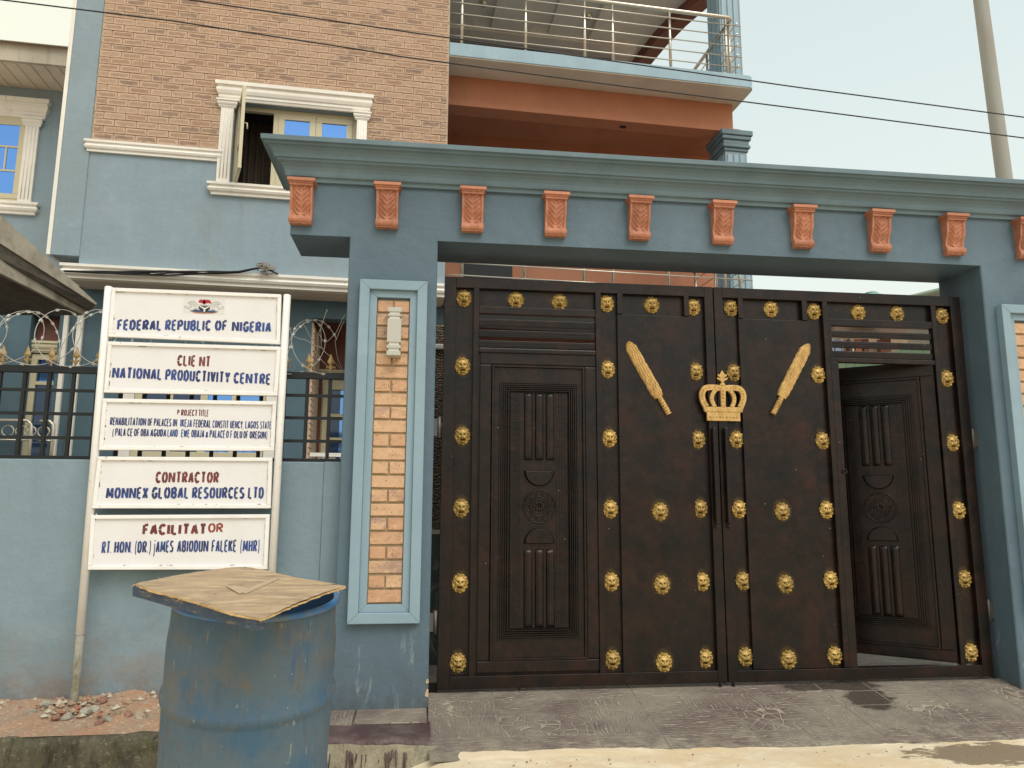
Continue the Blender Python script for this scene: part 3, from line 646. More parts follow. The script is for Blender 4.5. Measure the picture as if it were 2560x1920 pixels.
# the crown (fixed to the left leaf, laps over the right one)
def crown(g):
    cx, y = 2.027, -.040
    m = MB()
    # outline half profile (x, z)
    out = [(.125, 1.797), (.125, 1.850), (.132, 1.862), (.140, 1.888), (.158, 1.925), (.172, 1.962), (.174, 1.998), (.163, 2.030), (.140, 2.052), (.108, 2.063), (.07, 2.060), (.040, 2.050), (.0, 2.054)]
    def arc(a, b, c, n=10): return [tuple(np.array(a)*(1-t)**2+2*np.array(b)*t*(1-t)+np.array(c)*t*t) for t in [k/n for k in range(n+1)]]
    def slab_(pts, y0, y1):
        m.prism([(cx+p, y0, q) for p, q in pts], [(cx+p, y1, q) for p, q in pts])
    # base band
    slab_([(-.125, 1.797), (.125, 1.797), (.125, 1.850), (.132, 1.862), (-.132, 1.862), (-.125, 1.850)], y+.012, y-.008)
    slab_([(-.142, 1.862), (.142, 1.862), (.150, 1.898), (-.150, 1.898)], y+.012, y-.011)
    # top band
    # arches as ribbons between centre lines
    def rib(cl, w_, d_):
        n = len(cl); Lp, Rp = [], []
        for i, p in enumerate(cl):
            q0 = np.array(cl[max(i-1, 0)]); q1 = np.array(cl[min(i+1, n-1)]); t = (q1-q0); t = t/np.linalg.norm(t); nn = np.array([-t[1], t[0]]); ww = w_(i/(n-1)) if callable(w_) else w_
            Lp.append(np.array(p)+nn*ww/2); Rp.append(np.array(p)-nn*ww/2)
        loop = Lp+Rp[::-1]; vs_ = [(cx+a, y+.012, b) for a, b in loop]+[(cx+a, d_, b) for a, b in loop]; N2 = len(loop); fs = []
        for i in range(n-1): fs += [(i, i+1, N2-2-i, N2-1-i), (N2+i+1, N2+i, 2*N2-1-i, 2*N2-2-i)]
        fs += [(i, N2+i, N2+(i+1) % N2, (i+1) % N2) for i in range(N2)]
        m.add(vs_, fs)
    for s in (-1, 1):
        rib([(s*a, b) for a, b in arc((.128, 1.896), (.185, 1.99), (.13, 2.034), 14)+arc((.13, 2.034), (.09, 2.048), (.0, 2.034), 8)[1:]], .042, y-.010)
        rib([(s*a, b) for a, b in arc((.062, 1.896), (.115, 1.975), (.045, 2.028), 14)], .028, y-.0125)
    rib([(0, 1.896), (0, 2.04)], lambda t: .030+.012*t, y-.0135)
    c0 = m.build('crown', GOLDM, g, .003, fix=True); c0['label'] = 'gold crown fixed across the meeting of both leaves'
    d_ = MB()
    def dot(x, z, r, yy): 
        pr = [(r*math.cos(a), r*.8*math.sin(a)) for a in [0, .5, 1.0, math.pi/2]]
        vs_ = [(cx+x+rr*math.cos(2*math.pi*k/10), yy-zz, z+rr*math.sin(2*math.pi*k/10)) for rr, zz in pr for k in range(10)]
        d_.add(vs_, [(i*10+k, i*10+(k+1) % 10, (i+1)*10+(k+1) % 10, (i+1)*10+k) for i in range(3) for k in range(10)], True)
    for k in range(9): dot(-.100+k*.025, 1.827, .0085, y-.008)
    for s in (-1, 1):
        for a, b in arc((.128, 1.905), (.185, 1.99), (.13, 2.034), 6)+[(.10, 2.042), (.062, 2.042), (.03, 2.04)]: dot(s*a, b, .0065, y-.010)
        for a, b in arc((.064, 1.905), (.115, 1.975), (.055, 2.020), 5): dot(s*a, b, .0055, y-.0125)
    for k in range(5): dot(0, 1.912+k*.027, .0085, y-.0135)
    d_.build('crown_beads', GOLDM, c0)
    t = MB()
    def lf(pts): t.prism([(cx+p, y+.006, q) for p, q in pts], [(cx+p, y-.012, q) for p, q in pts])
    lf([(-.022, 2.056), (.022, 2.056), (.012, 2.075), (-.012, 2.075)]); lf([(-.008, 2.0752), (.008, 2.0752), (.02, 2.135), (0, 2.168), (-.02, 2.135)])
    for s in (-1, 1): 
        lf([(s*.010, 2.086), (s*.040, 2.105), (s*.036, 2.118), (s*.030, 2.112), (s*.013, 2.106)][::s]); lf([(s*.0145, 2.113), (s*.034, 2.128), (s*.030, 2.142), (s*.0185, 2.130)][::s])
    t.build('crown_finial', GOLDM, c0, .002, fix=True)
crown(gl_)

# ------------------------------------------------------------ the house (its own frame: u along the front, v back)
hs = thing('house', 'blue house with brick upper wall, orange balcony recess and steel railings behind the gate', 'house', tuple(BO), BY)
def hb(nm, mat, x0, x1, v0, v1, z0, z1_, par=None, bevel=0): return bx(nm, mat, par or hs, x0, x1, v0, v1, z0, z1_, bevel=bevel)
# walls round the big window opening
WX0, WX1, WZ0, WZ1 = -2.535, -1.07, 4.985, 6.06
WT = 8.35
hb('wall', BLUE_H, -4.13, WX0, 0, .25, 3.86, WT); hb('wall', BLUE_H, WX0, WX1, 0, .25, 3.86, WZ0); hb('wall', BLUE_H, WX1, .085, 0, .25, 3.86, WT); hb('wall', BLUE_H, WX0, WX1, 0, .25, WZ1, WT)
hb('mortar_bed', MORTAR, -4.128, WX0, -.004, .02, 5.405, WT-.01); hb('mortar_bed', MORTAR, WX1, .083, -.004, .02, 5.405, WT-.01); hb('mortar_bed', MORTAR, WX0, WX1, -.004, .02, WZ1, WT-.01)
hb('pier', BLUE_H, -4.43, -4.13, -.018, .26, 3.97, WT, bevel=.006)
MB().box(-4.475, -4.432, -.022, .3, 3.97, WT).build('white_strip', WHITE, hs, .004)
hb('side_wall', BLUE_H, .035, .083, .252, 3.6, 3.86, 9.6)
# bricks
BW, BH = .242, .0885
def bmesh_(w_): return MB().box(-w_/2, w_/2, -.012, 0, -BH/2+.0055, BH/2-.0055).mesh('brick', BRICKH)
def box_uv(me):
    uv = me.uv_layers.new(name='face').data
    for l in me.loops: k = l.vertex_index % 8; uv[l.index].uv = (1.0 if k in (1, 2, 5, 6) else 0.0, 1.0 if k > 3 else 0.0)
    return me
bcache = {}; cnt = 0; restm = MB(); rb = random.Random(11)
for r_ in range(33):
    z = 5.415+BH*(r_+.5); off = -4.125-(BW/2 if r_ % 2 else 0)+rb.uniform(-.006, .006)
    x = off
    while x < .075:
        a, b = max(x, -4.122+rb.uniform(0, .012)), min(x+BW, .079-rb.uniform(0, .014)); x += BW
        if b-a < .04: continue
        segs = [(a, b)]
        if z < 6.32:   # window trim hides what lies between
            segs = [(p, q) for p, q in ((a, min(b, -2.70)), (max(a, -.935), b)) if q-p > .035]
        for p, q in segs:
            w_ = round((q-p-.011), 3); cx = (p+q)/2
            if cnt < 296 and z < 8.1 and not (z > 7.3 and cx < -3.9):
                me = bcache.get(w_) or bcache.setdefault(w_, box_uv(bmesh_(w_)))
                link('brick', me, hs, (cx, -.004-rb.random()*.003, z+rb.uniform(-.0015, .0015)), (rb.uniform(-.02, .02), rb.uniform(-.006, .006), rb.uniform(-.012, .012))); cnt += 1
            else: restm.box(cx-w_/2, cx+w_/2, -.017, -.004, z-BH/2+.0055, z+BH/2-.0055)
ro = restm.build('brick', BRICKHS, hs); ro['kind'] = 'stuff'; box_uv(ro.data)
def mould_v(name, x0, x1, prof, mat=WHITE, par=None, v=0, ret=True):
    MB().moulding(prof, [(x0, v, -1 if ret else 0, 0), (x0, v, -1 if ret else 0, -1), (x1, v, 1 if ret else 0, -1), (x1, v, 1 if ret else 0, 0)]).build(name, mat, par or hs, 0, fix=True)
def prof_of(z0, z1_, d, kind=0):
    h = z1_-z0
    if kind == 0: pts = [(0, 0), (.35, 0), (.45, .12), (.55, .15), (.55, .28), (.7, .34), (.85, .5), (.85, .62), (.7, .68), (.7, .76), (1, .8), (1, 1), (0, 1.0)]
    else: pts = [(0, 0), (.5, 0), (.5, .2), (.8, .28), (.95, .45), (.8, .6), (.7, .64), (.7, .74), (1, .8), (1, 1), (0, 1)]
    return [(a*d, z0+b*h) for a, b in pts]
mould_v('string_course', -4.125, -2.70, prof_of(5.255, 5.395, .06, 1))
mould_v('ground_cornice', -4.19, .06, prof_of(3.70, 3.86, .10, 1))
# window
wn = hb('window', WHITE, -2.535, -1.07, .10, .14, 4.985, 5.03)
mould_v('lintel', -2.68, -.955, prof_of(6.055, 6.285, .09), par=wn); mould_v('sill', -2.70, -.93, prof_of(4.83, 4.975, .085, 1), par=wn)
for a, b in ((-2.695, -2.54), (-1.065, -.935)):
    hb('pilaster', WHITE, a, b, -.045, 0, 4.985, 6.05, wn, .006)
    for k in range(3): MB().tube([(a+(b-a)*(.25+.25*k), -.047, 5.04), (a+(b-a)*(.25+.25*k), -.047, 5.93)], .007, 8).build('flute', WHITE, wn)
    mould_v('capital', a, b, prof_of(5.95, 6.055, .05), par=wn, v=-.03)
def wframe(x0, x1, z0, z1_, v, par, w_=.055, d=.06, name='frame'):
    m = MB(); m.box(x0, x1, v, v+d, z0, z0+w_); m.box(x0, x1, v, v+d, z1_-w_, z1_); m.box(x0, x0+w_, v+.001, v+d-.001, z0+w_, z1_-w_); m.box(x1-w_, x1, v+.001, v+d-.001, z0+w_, z1_-w_)
    return m.build(name, CREAM, par, .004)
wframe(-2.535, -1.07, 5.0, 6.06, .10, wn, .05)
hb('mullion', CREAM, -2.09, -2.03, .10, .16, 5.05, 6.01, wn); 
for a, b in ((-2.03, -1.575), (-1.572, -1.12)):
    wframe(a, b, 5.05, 6.01, .09, wn, .075, .04, 'sash'); hb('pane', GLASS, a+.07, b-.07, .108, .114, 5.12, 5.94, wn)
    hb('glazing_bar', CREAM, a+.075, b-.075, .096, .108, 5.60, 5.625, wn); hb('glazing_bar', CREAM, a+.075, b-.075, .096, .108, 5.36, 5.385, wn)
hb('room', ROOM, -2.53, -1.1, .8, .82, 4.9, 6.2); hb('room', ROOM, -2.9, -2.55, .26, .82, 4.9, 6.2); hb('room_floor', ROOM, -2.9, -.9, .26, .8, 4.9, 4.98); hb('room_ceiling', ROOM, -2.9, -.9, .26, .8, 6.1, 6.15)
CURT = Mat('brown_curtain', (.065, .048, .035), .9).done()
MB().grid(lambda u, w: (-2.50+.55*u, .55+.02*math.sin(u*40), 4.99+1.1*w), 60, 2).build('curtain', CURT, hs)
# open sash, hinged on the left, swung out
sa = bpy.data.objects.new('open_sash', None); COL.objects.link(sa); sa.parent = wn; sa.location = (-2.505, .03, 0); sa.rotation_euler = (0, 0, rad(-74)); ORG[sa] = Vector((0, 0, 0)); sa['label'] = 'cream window sash standing wide open'
m = MB(); w_ = .47
m.box(0, w_, 0, .04, 5.02, 5.075); m.box(0, w_, 0, .04, 6.0, 6.055); m.box(0, .055, .001, .039, 5.075, 6.0); m.box(w_-.055, w_, .001, .039, 5.075, 6.0)
m.box(.055, w_-.055, .01, .025, 5.70, 5.72); m.box(.055, w_-.055, .01, .025, 5.42, 5.44); m.box(.17, .185, .01, .025, 5.44, 5.70); m.box(.285, .30, .01, .025, 5.44, 5.70)
m.build('sash', CREAM, sa, .003); bx('pane', GLASSD, sa, .05, w_-.05, .028, .032, 5.07, 6.0)
MB().tube([(w_-.03, .045, 5.60), (w_-.03, .075, 5.60), (w_-.03, .08, 5.53)], .009, 8).build('handle', CREAM, sa)

# upper balcony: slab, beam, recess, column, railing
m = MB(); z0, zt = 7.005, 7.19
rc = .10; poly = [(.087, -.0), (4.42-rc, -.0)]+[(4.42-rc+rc*math.sin(a), rc-rc*math.cos(a)) for a in [k*math.pi/12 for k in range(1, 7)]]+[(4.42, 3.4), (.087, 3.4)]
m.prism([(x, y, z0) for x, y in poly], [(x, y, zt) for x, y in poly]); m.build('balcony_slab', BLUE_S, hs, .006, fix=True)
m = MB(); m.prism([(x*.997+.0005, y+.012, z0-.012) for x, y in poly], [(x*.997+.0005, y+.012, z0-.001) for x, y in poly]); m.build('soffit', SOFF, hs, fix=True)
hb('balcony_beam', ORANGE, .087, 4.30, .45, .72, 6.56, z0-.012, bevel=.006)
hb('spot_light', BLACK, 2.62, 2.70, .57, .62, 6.545, 6.562)
hb('recess_wall', ORANGE, .087, 4.75, 1.9, 2.05, 3.86, 6.99)
hb('recess_ceiling', ORANGE, .087, 4.28, .722, 1.9, 6.90, 6.985); hb('recess_ceiling', ORANGE, 4.2805, 4.75, 1.1, 1.9, 6.90, 6.985)
def column(z0, z1_, cap):
    x0, x1, v0, v1 = 4.16, 4.50, .46, .86
    c = hb('column', BLUE_H, x0, x1, v0, v1, z0, z1_, bevel=.006)
    for k in range(3):
        a = x0+.035+k*.095; hb('flute_panel', BLUE_S, a, a+.075, v0-.012, v0, z0+.05, z1_-.05, c, .006)
    for k in range(3):
        a = v0+.03+k*.12; hb('flute_panel', BLUE_S, x0-.012, x0, a, a+.095, z0+.05, z1_-.05, c, .006)
    if cap:
        for k, (za, zb_, e_) in enumerate(((z1_-.0, z1_+.05, .02), (z1_+.05, z1_+.10, .045), (z1_+.10, z1_+.17, .03), (z1_+.17, z1_+.23, .055), (z1_+.23, z1_+.31, .075))): hb('capital', BLUE_C, x0-e_, x1+e_, v0-e_, v1+e_, za, zb_, c, .012)
column(3.9, 6.26, True); column(7.19, 11, False)
def railing(v, zb_, name, xs, n=5, toprail=True):
    r_ = hb(name, STEEL, 3.99, 4.0, v, v+.01, zb_, zb_+.01)
    for x in xs: MB().tube([(x, v, zb_-.02), (x, v, zb_+.84)], .020, 10).build('post', STEEL, r_)
    for k in range(n):
        z = zb_+.09+k*.1625; MB().tube([(.087, v-.02, z), (4.26, v-.02, z)], .0085, 8).build('bar', STEEL, r_)
        MB().tube([(4.17, v-.08, z), (4.17, v+1.6, z)], .0085, 8).build('bar', STEEL, r_)
    MB().tube([(.087, v, zb_+.87), (4.08, v, zb_+.87), (4.13, v+.02, zb_+.87), (4.15, v+.07, zb_+.87), (4.15, v+1.6, zb_+.87)], .028, 12).build('handrail', STEEL, r_)
    for y in (.12, .85, 1.55): MB().tube([(4.15, v+y, zb_-.02), (4.15, v+y, zb_+.84)], .020, 10).build('post', STEEL, r_)
    return r_
railing(.05, 7.22, 'balcony_railing', (.251, 1.119, 1.947, 2.349, 3.189, 4.036))
railing(.05, 3.93, 'balcony_railing', (.305, 1.107, 1.894, 2.293, 3.064, 3.87))
hb('lower_balcony_slab', BLUE_S, .086, 4.30, -.02, 1.9, 3.70, 3.90, bevel=.006)
hb('balcony_door', BLACK, .50, 1.27, 1.86, 1.90, 3.9, 5.9)
# ceiling of the upper balcony with its curved brown edge
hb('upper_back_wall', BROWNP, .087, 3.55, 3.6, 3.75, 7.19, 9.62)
cl = [(3.90, 3.75), (3.93, 3.3), (4.0, 2.7), (4.12, 2.1), (4.30, 1.5), (4.55, .9), (4.85, .3)]
m = MB(); poly = [(.087, .3), (.087, 3.75)]+cl
m.prism([(x, y, 9.62) for x, y in poly], [(x, y, 9.78) for x, y in poly]); m.build('upper_ceiling', SOFF, hs, fix=True)
m = MB()
for i in range(len(cl)-1):
    (xa, ya), (xb, yb) = cl[i], cl[i+1]; w2 = .26
    m.prism([(xa, ya, 9.42), (xb, yb, 9.42), (xb+w2, yb+.03, 9.42), (xa+w2, ya+.03, 9.42)], [(xa, ya, 9.8), (xb, yb, 9.8), (xb+w2, yb+.03, 9.8), (xa+w2, ya+.03, 9.8)])
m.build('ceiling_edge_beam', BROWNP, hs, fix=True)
for k, (x0, x1, d) in enumerate(((.2, .75, .05), (1.05, 1.75, .09), (2.1, 2.55, .05), (2.85, 3.35, .10))):
    hb('ceiling_step', SOFF, x0, x1, .35, 3.0, 9.62-d, 9.619, bevel=.004)
hb('ceiling_step', SOFF, .09, 3.8, 3.02, 3.3, 9.5, 9.619)
for (x, y) in ((.85, 2.4), (2.7, 2.4)): MB().lathe([(0, 9.55), (.06, 9.55), (.06, 9.619)], 16, (x, y, 0)).build('spot_light', STEEL, hs)

# left wing, set back
VW = 1.5
L0 = z1(300, 1500, VW)[0]; TOPZ = z1(200, 465, VW)[1]
hb('wing_wall', BLUE_H, -9, -4.2, VW, VW+.25, 3.2, TOPZ+.05)
hb('wing_return', BLUE_H, -4.43, -4.36, .26, VW, 3.97, WT)
EV = .85; za = z1(200, 375, EV)[1]; zb_ = z1(200, 262, EV)[1]
hb('eave_soffit', SOFF, -9, -4.48, EV+.02, VW, za-.005, za+.02)
for k in range(26): hb('soffit_batten', SOFF, -8.9+k*.17, -8.86+k*.17, EV+.03, VW-.01, za-.017, za-.0055)
hb('fascia', paint('wing_fascia', (.52, .47, .38), None, .6), -9, -4.48, EV-.03, EV+.02, za-.01, zb_-.03)
RS = Mat('roof_sheet', (.30, .24, .20), .6).done()
m = MB()
for k in range(0):
    x = -9+k*.15; m.prism([(x, EV-.12, zb_-.04), (x+.08, EV-.12, zb_-.04), (x+.08, 3.2, zb_+.45), (x, 3.2, zb_+.45)], [(x, EV-.12, zb_-.02), (x+.08, EV-.12, zb_-.02), (x+.08, 3.2, zb_+.47), (x, 3.2, zb_+.47)])
m.prism([(-9, EV-.1, zb_-.05), (-4.48, EV-.1, zb_-.05), (-4.48, 3.2, zb_+.44), (-9, 3.2, zb_+.44)], [(-9, EV-.1, zb_-.041), (-4.48, EV-.1, zb_-.041), (-4.48, 3.2, zb_+.449), (-9, 3.2, zb_+.449)]); m.build('wing_roof', RS, hs)
# its window
a = z1(45, 760, VW); b = z1(165, 1190, VW); xr = z1(240, 760, VW)[0]; xl = xr-1.45
zt = z1(100, 700, VW)[1]; zb2 = z1(100, 1205, VW)[1]
wg = hb('window', WHITE, xl, xr-.18, VW-.0, VW+.02, zb2, zb2+.02)
mould_v('lintel', xl-.1, xr+.02, prof_of(zt, zt+.27, .09), par=wg, v=VW); mould_v('sill', xl-.1, xr+.02, prof_of(zb2-.16, zb2, .09, 1), par=wg, v=VW)
hb('pilaster', WHITE, xr-.17, xr, VW-.045, VW, zb2, zt, wg, .006); hb('pilaster', WHITE, xl-.1, xl, VW-.045, VW, zb2, zt, wg, .006)
for k in range(3): MB().tube([(xr-.13+.045*k, VW-.047, zb2+.05), (xr-.13+.045*k, VW-.047, zt-.12)], .007, 8).build('flute', WHITE, wg)
mould_v('capital', xr-.17, xr, prof_of(zt-.12, zt, .05), par=wg, v=VW-.03)
wframe(xl, xr-.17, zb2, zt, VW-.025, wg, .05, .03)
for s in range(2):
    px1 = xr-.24-s*.60; px0 = px1-.40; wframe(px0-.07, px1+.07, zb2+.05, zt-.05, VW-.034, wg, .07, .025, 'sash'); hb('pane', GLASS, px0-.004, px1+.004, VW-.022, VW-.016, zb2+.12, zt-.12, wg)
    hh = zt-zb2-.24
    for f in (.33, .68): hb('glazing_bar', CREAM, px0, px1, VW-.034, VW-.022, zb2+.12+hh*f-.012, zb2+.12+hh*f+.012, wg)
    for f in (.33, .66): hb('glazing_bar', CREAM, px0+.4*f-.01, px0+.4*f+.01, VW-.0335, VW-.0225, zb2+.12+hh*.33+.012, zb2+.12+hh*.68-.012, wg)
# ground floor
VG = .38
hb('overhang_soffit', SOFF, -4.19, .08, .0, VG, 3.69, 3.71)
hb('ceiling_slab', SOFF, -9, 4.3, VG, 3.0, 3.72, 3.85)
def gx(px, py, v=VG): return zf(px, py, v)[0]
X_R = gx(1835, 800); 
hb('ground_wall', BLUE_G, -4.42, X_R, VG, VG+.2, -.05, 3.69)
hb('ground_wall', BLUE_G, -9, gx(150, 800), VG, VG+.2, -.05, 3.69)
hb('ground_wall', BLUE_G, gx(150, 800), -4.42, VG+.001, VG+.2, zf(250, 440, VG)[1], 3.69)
# left doorway behind the fence
vd = VG+.12; xa, xb = gx(150, 800), gx(350, 800)
hb('pilaster', WHITE, gx(345, 900), gx(372, 900), VG-.05, VG-.001, 0, zf(360, 445, VG)[1], bevel=.004); hb('pilaster', WHITE, gx(425, 900), gx(462, 900), VG-.05, VG-.001, 0, zf(440, 445, VG)[1], bevel=.004)
dw = hb('window', BROWNP, xa-.6, -4.30, vd+.06, vd+.09, 0, 3.66)
zt = zf(250, 660, vd)[1]
mould_v('lintel', xa-.3, xb+.05, prof_of(zt-.02, zt+.12, .06), CREAM, dw, vd)
wframe(xa-.2, xb+.05, 1.0, zt-.03, vd, dw, .07, .05); x1_ = zf(205, 900, vd)[0]; x2_ = zf(330, 900, vd)[0]
hb('stile', CREAM, x1_-.19, x1_, vd-.01, vd+.04, 1.0, zt-.08, dw); hb('pane', GLASSD, x1_, x2_, vd+.02, vd+.03, 1.05, zt-.1, dw); hb('pane', GLASS, x1_+.03, x2_, vd+.014, vd+.019, zf(250, 840, vd)[1], zt-.1, dw)
hb('glazing_bar', CREAM, x1_, x2_, vd, vd+.012, zf(250, 848, vd)[1]-.02, zf(250, 848, vd)[1]+.02, dw); hb('glazing_bar', CREAM, x1_+.27, x1_+.31, vd, vd+.012, 1.1, zf(250, 848, vd)[1]-.021, dw)
# window behind the sign board
wm = hb('window', BROWNP, gx(805, 930), gx(1580, 930), VG-.004, VG-.001, 1.3, 2.75)
zt = zf(1000, 640, VG)[1]; zb3 = zf(1000, 1290, VG)[1]
hb('pilaster', WHITE, gx(735, 930), gx(803, 930), VG-.05, VG-.001, zb3, zt, wm); hb('pilaster', WHITE, gx(1582, 930), gx(1645, 930), VG-.05, VG-.001, zb3, zt, wm)
wframe(gx(806, 930), gx(1578, 930), zb3, zt, VG-.05, wm, .07, .045)
xs = [gx(q, 930) for q in (850, 1010, 1215, 1400, 1540)]
for i in range(4): hb('pane', GLASS if i > 1 else GLASSD, xs[i], xs[i+1], VG-.02, VG-.012, zb3+.07, zt-.07, wm); hb('stile', CREAM, xs[i]-.04, xs[i]+.04, VG-.045, VG-.02, zb3+.07, zt-.07, wm)
# right porch: brick edge, deep recess, window and little balustrade
vr = VG+1.1
hb('porch_jamb', MORTAR, X_R, X_R+.02, VG+.002, vr, -.05, 3.4)
zz = .6; bj = MB().box(-.01, .012, -.10, .10, -.03, .03).mesh('brick', BRICKH)
while zz < 3.35: link('brick', bj, hs, (X_R+.022, VG+.10, zz)); link('brick', bj, hs, (X_R+.022, VG+.31, zz)); zz += .075
hb('porch_back', BROWNP, X_R-.3, 4, vr, vr+.1, -.05, 3.7); hb('porch_header', BLUE_G, X_R, .3, VG+.002, VG+.2, zf(1860, 462, VG)[1], 3.69)
zt = zf(1950, 830, vr)[1]; xw = zf(1912, 1000, vr)[0]
wr = hb('window', CREAM, xw-.02, xw+1.2, vr-.012, vr-.002, .9, zt)
mould_v('lintel', xw-.08, xw+1.3, prof_of(zt, zt+.14, .06), CREAM, wr, vr)
wframe(xw, xw+1.2, .9, zt-.06, vr-.06, wr, .08, .045)
xg = zf(1945, 1000, vr)[0]; hb('pane', GLASSD, xg, xg+.16, vr-.02, vr-.014, 1.0, zt-.14, wr); hb('pane', GLASS, xg+.16, xg+1.0, vr-.02, vr-.0145, 1.0, zt-.14, wr)
for q in (1040, 1180): 
    z = zf(1960, q, vr)[1]; hb('glazing_bar', CREAM, xg, xg+1.0, vr-.035, vr-.02, z-.02, z+.02, wr)
vb = VG-.25; za2 = zf(1900, 1268, vb)[1]; ba = hb('porch_balustrade', WHITE, zf(1835, 1268, vb)[0], .1, vb, vb+.06, za2-.03, za2+.015)
x = zf(1900, 1300, vb)[0]
while x < -.2: MB().tube([(x+.06*math.cos(a), vb+.03, za2-.11+.07*math.sin(a)) for a in [k*math.pi/6 for k in range(13)]], .012, 6, False).build('ring', WHITE, ba); x += .13
hb('bottom_rail', WHITE, zf(1880, 1268, vb)[0], .1, vb, vb+.06, za2-.24, za2-.19, ba)
# steel rail seen low at the left window
vq = VG-.2; lr = thing('porch_railing', 'stainless steel railing with scroll rings seen low through the black fence', 'railing', (0, 0, 0)); lr.parent = None
lr.location = tuple(BO); lr.rotation_euler = (0, 0, BY); ORG[lr] = Vector((0, 0, 0))
zt = zf(150, 1070, vq)[1]; xq = [zf(q, 1100, vq)[0] for q in (60, 190, 235, 320)]
for a, b in ((xq[0]-.6, xq[1]), (xq[2], xq[3])):
    MB().tube([(a, vq, zt), (b-.05, vq, zt), (b-.01, vq, zt-.04), (b, vq, zt-.10), (b, vq, 0)], .018, 8).build('handrail', STEEL, lr)
    MB().tube([(a, vq, zt-.22), (b, vq, zt-.22)], .009, 8).build('bar', STEEL, lr)
    for cx in (b-.10, b-.24): MB().tube([(cx+.06*math.cos(t), vq, zt-.12+.06*math.sin(t)) for t in [k*math.pi/8 for k in range(17)]], .008, 6, False).build('ring', STEEL, lr)
# cables pinned on the string course, with the knot where they end
cab = thing('wall_cables', 'bundle of loose black cables run along the white cornice to a frayed knot', 'cables', (0, 0, 0)); cab.location = tuple(BO); cab.rotation_euler = (0, 0, BY); ORG[cab] = Vector((0, 0, 0))
CB = Mat('black_cable', (.02, .02, .022), .5).done(); rc_ = random.Random(5)
kn = z1(1575, 1590, -.13)
for k in range(6):
    pts = []
    for i in range(26):
        t = i/25; q = z1(380+t*1180, 1606+12*math.sin(t*3.1)+(1-abs(2*t-1))*12*math.sin(k*1.3+t*(4+k))-(t > .88)*(t-.88)*200, -.13); pts.append((q[0], -.13-.012*math.sin(k*2+t*9), q[1]))
    MB().tube(pts, .0085, 6).build('cable', CB, cab)
fr = MB()
for k in range(26):
    a = rc_.uniform(0, 6.28); r1 = rc_.uniform(.03, .09); p0 = Vector((kn[0], -.13, kn[1])); 
    fr.tube([p0+Vector((rc_.uniform(-.03, .03), rc_.uniform(-.03, .03), rc_.uniform(-.03, .03))), p0+Vector((r1*math.cos(a), rc_.uniform(-.04, .04), r1*.8*math.sin(a))), p0+Vector((r1*1.4*math.cos(a+.6), rc_.uniform(-.04, .04), r1*math.sin(a+.6)))], .004+.004*rc_.random(), 5)
fr.build('frayed_knot', Mat('frayed_tape', (.30, .24, .18), .8).done(), cab)
MB().tube([(kn[0], -.13, kn[1]), (kn[0]+.14, -.12, kn[1]-.06)], .01, 6).build('cable_end', CB, cab)

# ------------------------------------------------------------ small tin roof between the fence and the house
tr = thing('lean_to_roof', 'weathered tan tin lean-to roof with boxed eave at the far left', 'roof', (0, 0, 0))
TIN = Mat('tan_tin', (.46, .41, .32), .6); TIN.over((.25, .20, .15), TIN.rng(TIN.noise(4, 7, .7, (1, 1, 1), True), .45, .7)); TIN.over((.12, .10, .08), TIN.math('MULTIPLY', TIN.rng(TIN.noise(25, 5, .7, (1, 1, 1), True), .58, .68), .6)); TIN = TIN.done()
TIND = Mat('grey_old_timber', (.12, .105, .08), .85); TIND.over((.06, .05, .04), TIND.rng(TIND.noise(6, 7, .7, (1, 1, 3), True), .45, .65)); TIND = TIND.done()
def pt(px, py, y): q = CAM+ray(px, py)*((y-CAM[1])/ray(px, py)[1]); return Vector(q)
f9 = 900/2133
def fz(x, y, Y): return pt(x*f9, 600+y*f9, Y)
Yn, Yf = .75, 2.75
def band(nm, mat, n0, n1, f0, f1, th, off=0):   # n: near points (px zf coords at x=-260), f: far
    A, B_, C_, D_ = [fz(*q[:2], q[2]+off) for q in (n0, n1, f1, f0)]
    nv = (B_-A).cross(C_-A).normalized(); nv = nv if nv.y < 0 else -nv
    m = MB().prism([A, B_, C_, D_], [p-nv*th for p in (A, B_, C_, D_)]); return m.build(nm, mat, tr, fix=True)
band('flashing', TIN, (-200, -330, Yn), (-200, -110, Yn), (572, 372, Yf), (572, 385, Yf), .02)
band('purlin', TIND, (-200, -110, Yn+.02), (-200, 10, Yn+.02), (565, 386, Yf+.02), (540, 420, Yf+.02), .03)
band('fascia', TIN, (-200, 12, Yn+.04), (-200, 110, Yn+.04), (505, 410, Yf+.04), (490, 448, Yf+.04), .03)
A, B_ = fz(-200, 112, Yn+.06), fz(490, 447, Yf+.06); A2, B2 = A+Vector((-4, .3, -.05)), B_+Vector((-4, .3, -.05))
MB().prism([A, B_, B2, A2], [p+Vector((0, 0, .03)) for p in (A, B_, B2, A2)]).build('soffit', TIND, tr, fix=True)
A, B_ = fz(-200, -330, Yn), fz(572, 372, Yf); A2, B2 = A+Vector((-4, .3, .3)), B_+Vector((-4, .3, .3))
MB().prism([A, B_, B2, A2], [p+Vector((0, 0, -.02)) for p in (A, B_, B2, A2)]).build('tin_sheet', TIN, tr, fix=True)
sc_ = MB()
for k in range(9):
    t = (k+.6)/9.5; p = fz(-200+t*745, -215+t*585, Yn+t*(Yf-Yn)-.012); sc_.lathe([(0, .0), (.014, 0), (.014, .012)], 8, tuple(p))
sc_.build('screw', BLACK, tr)

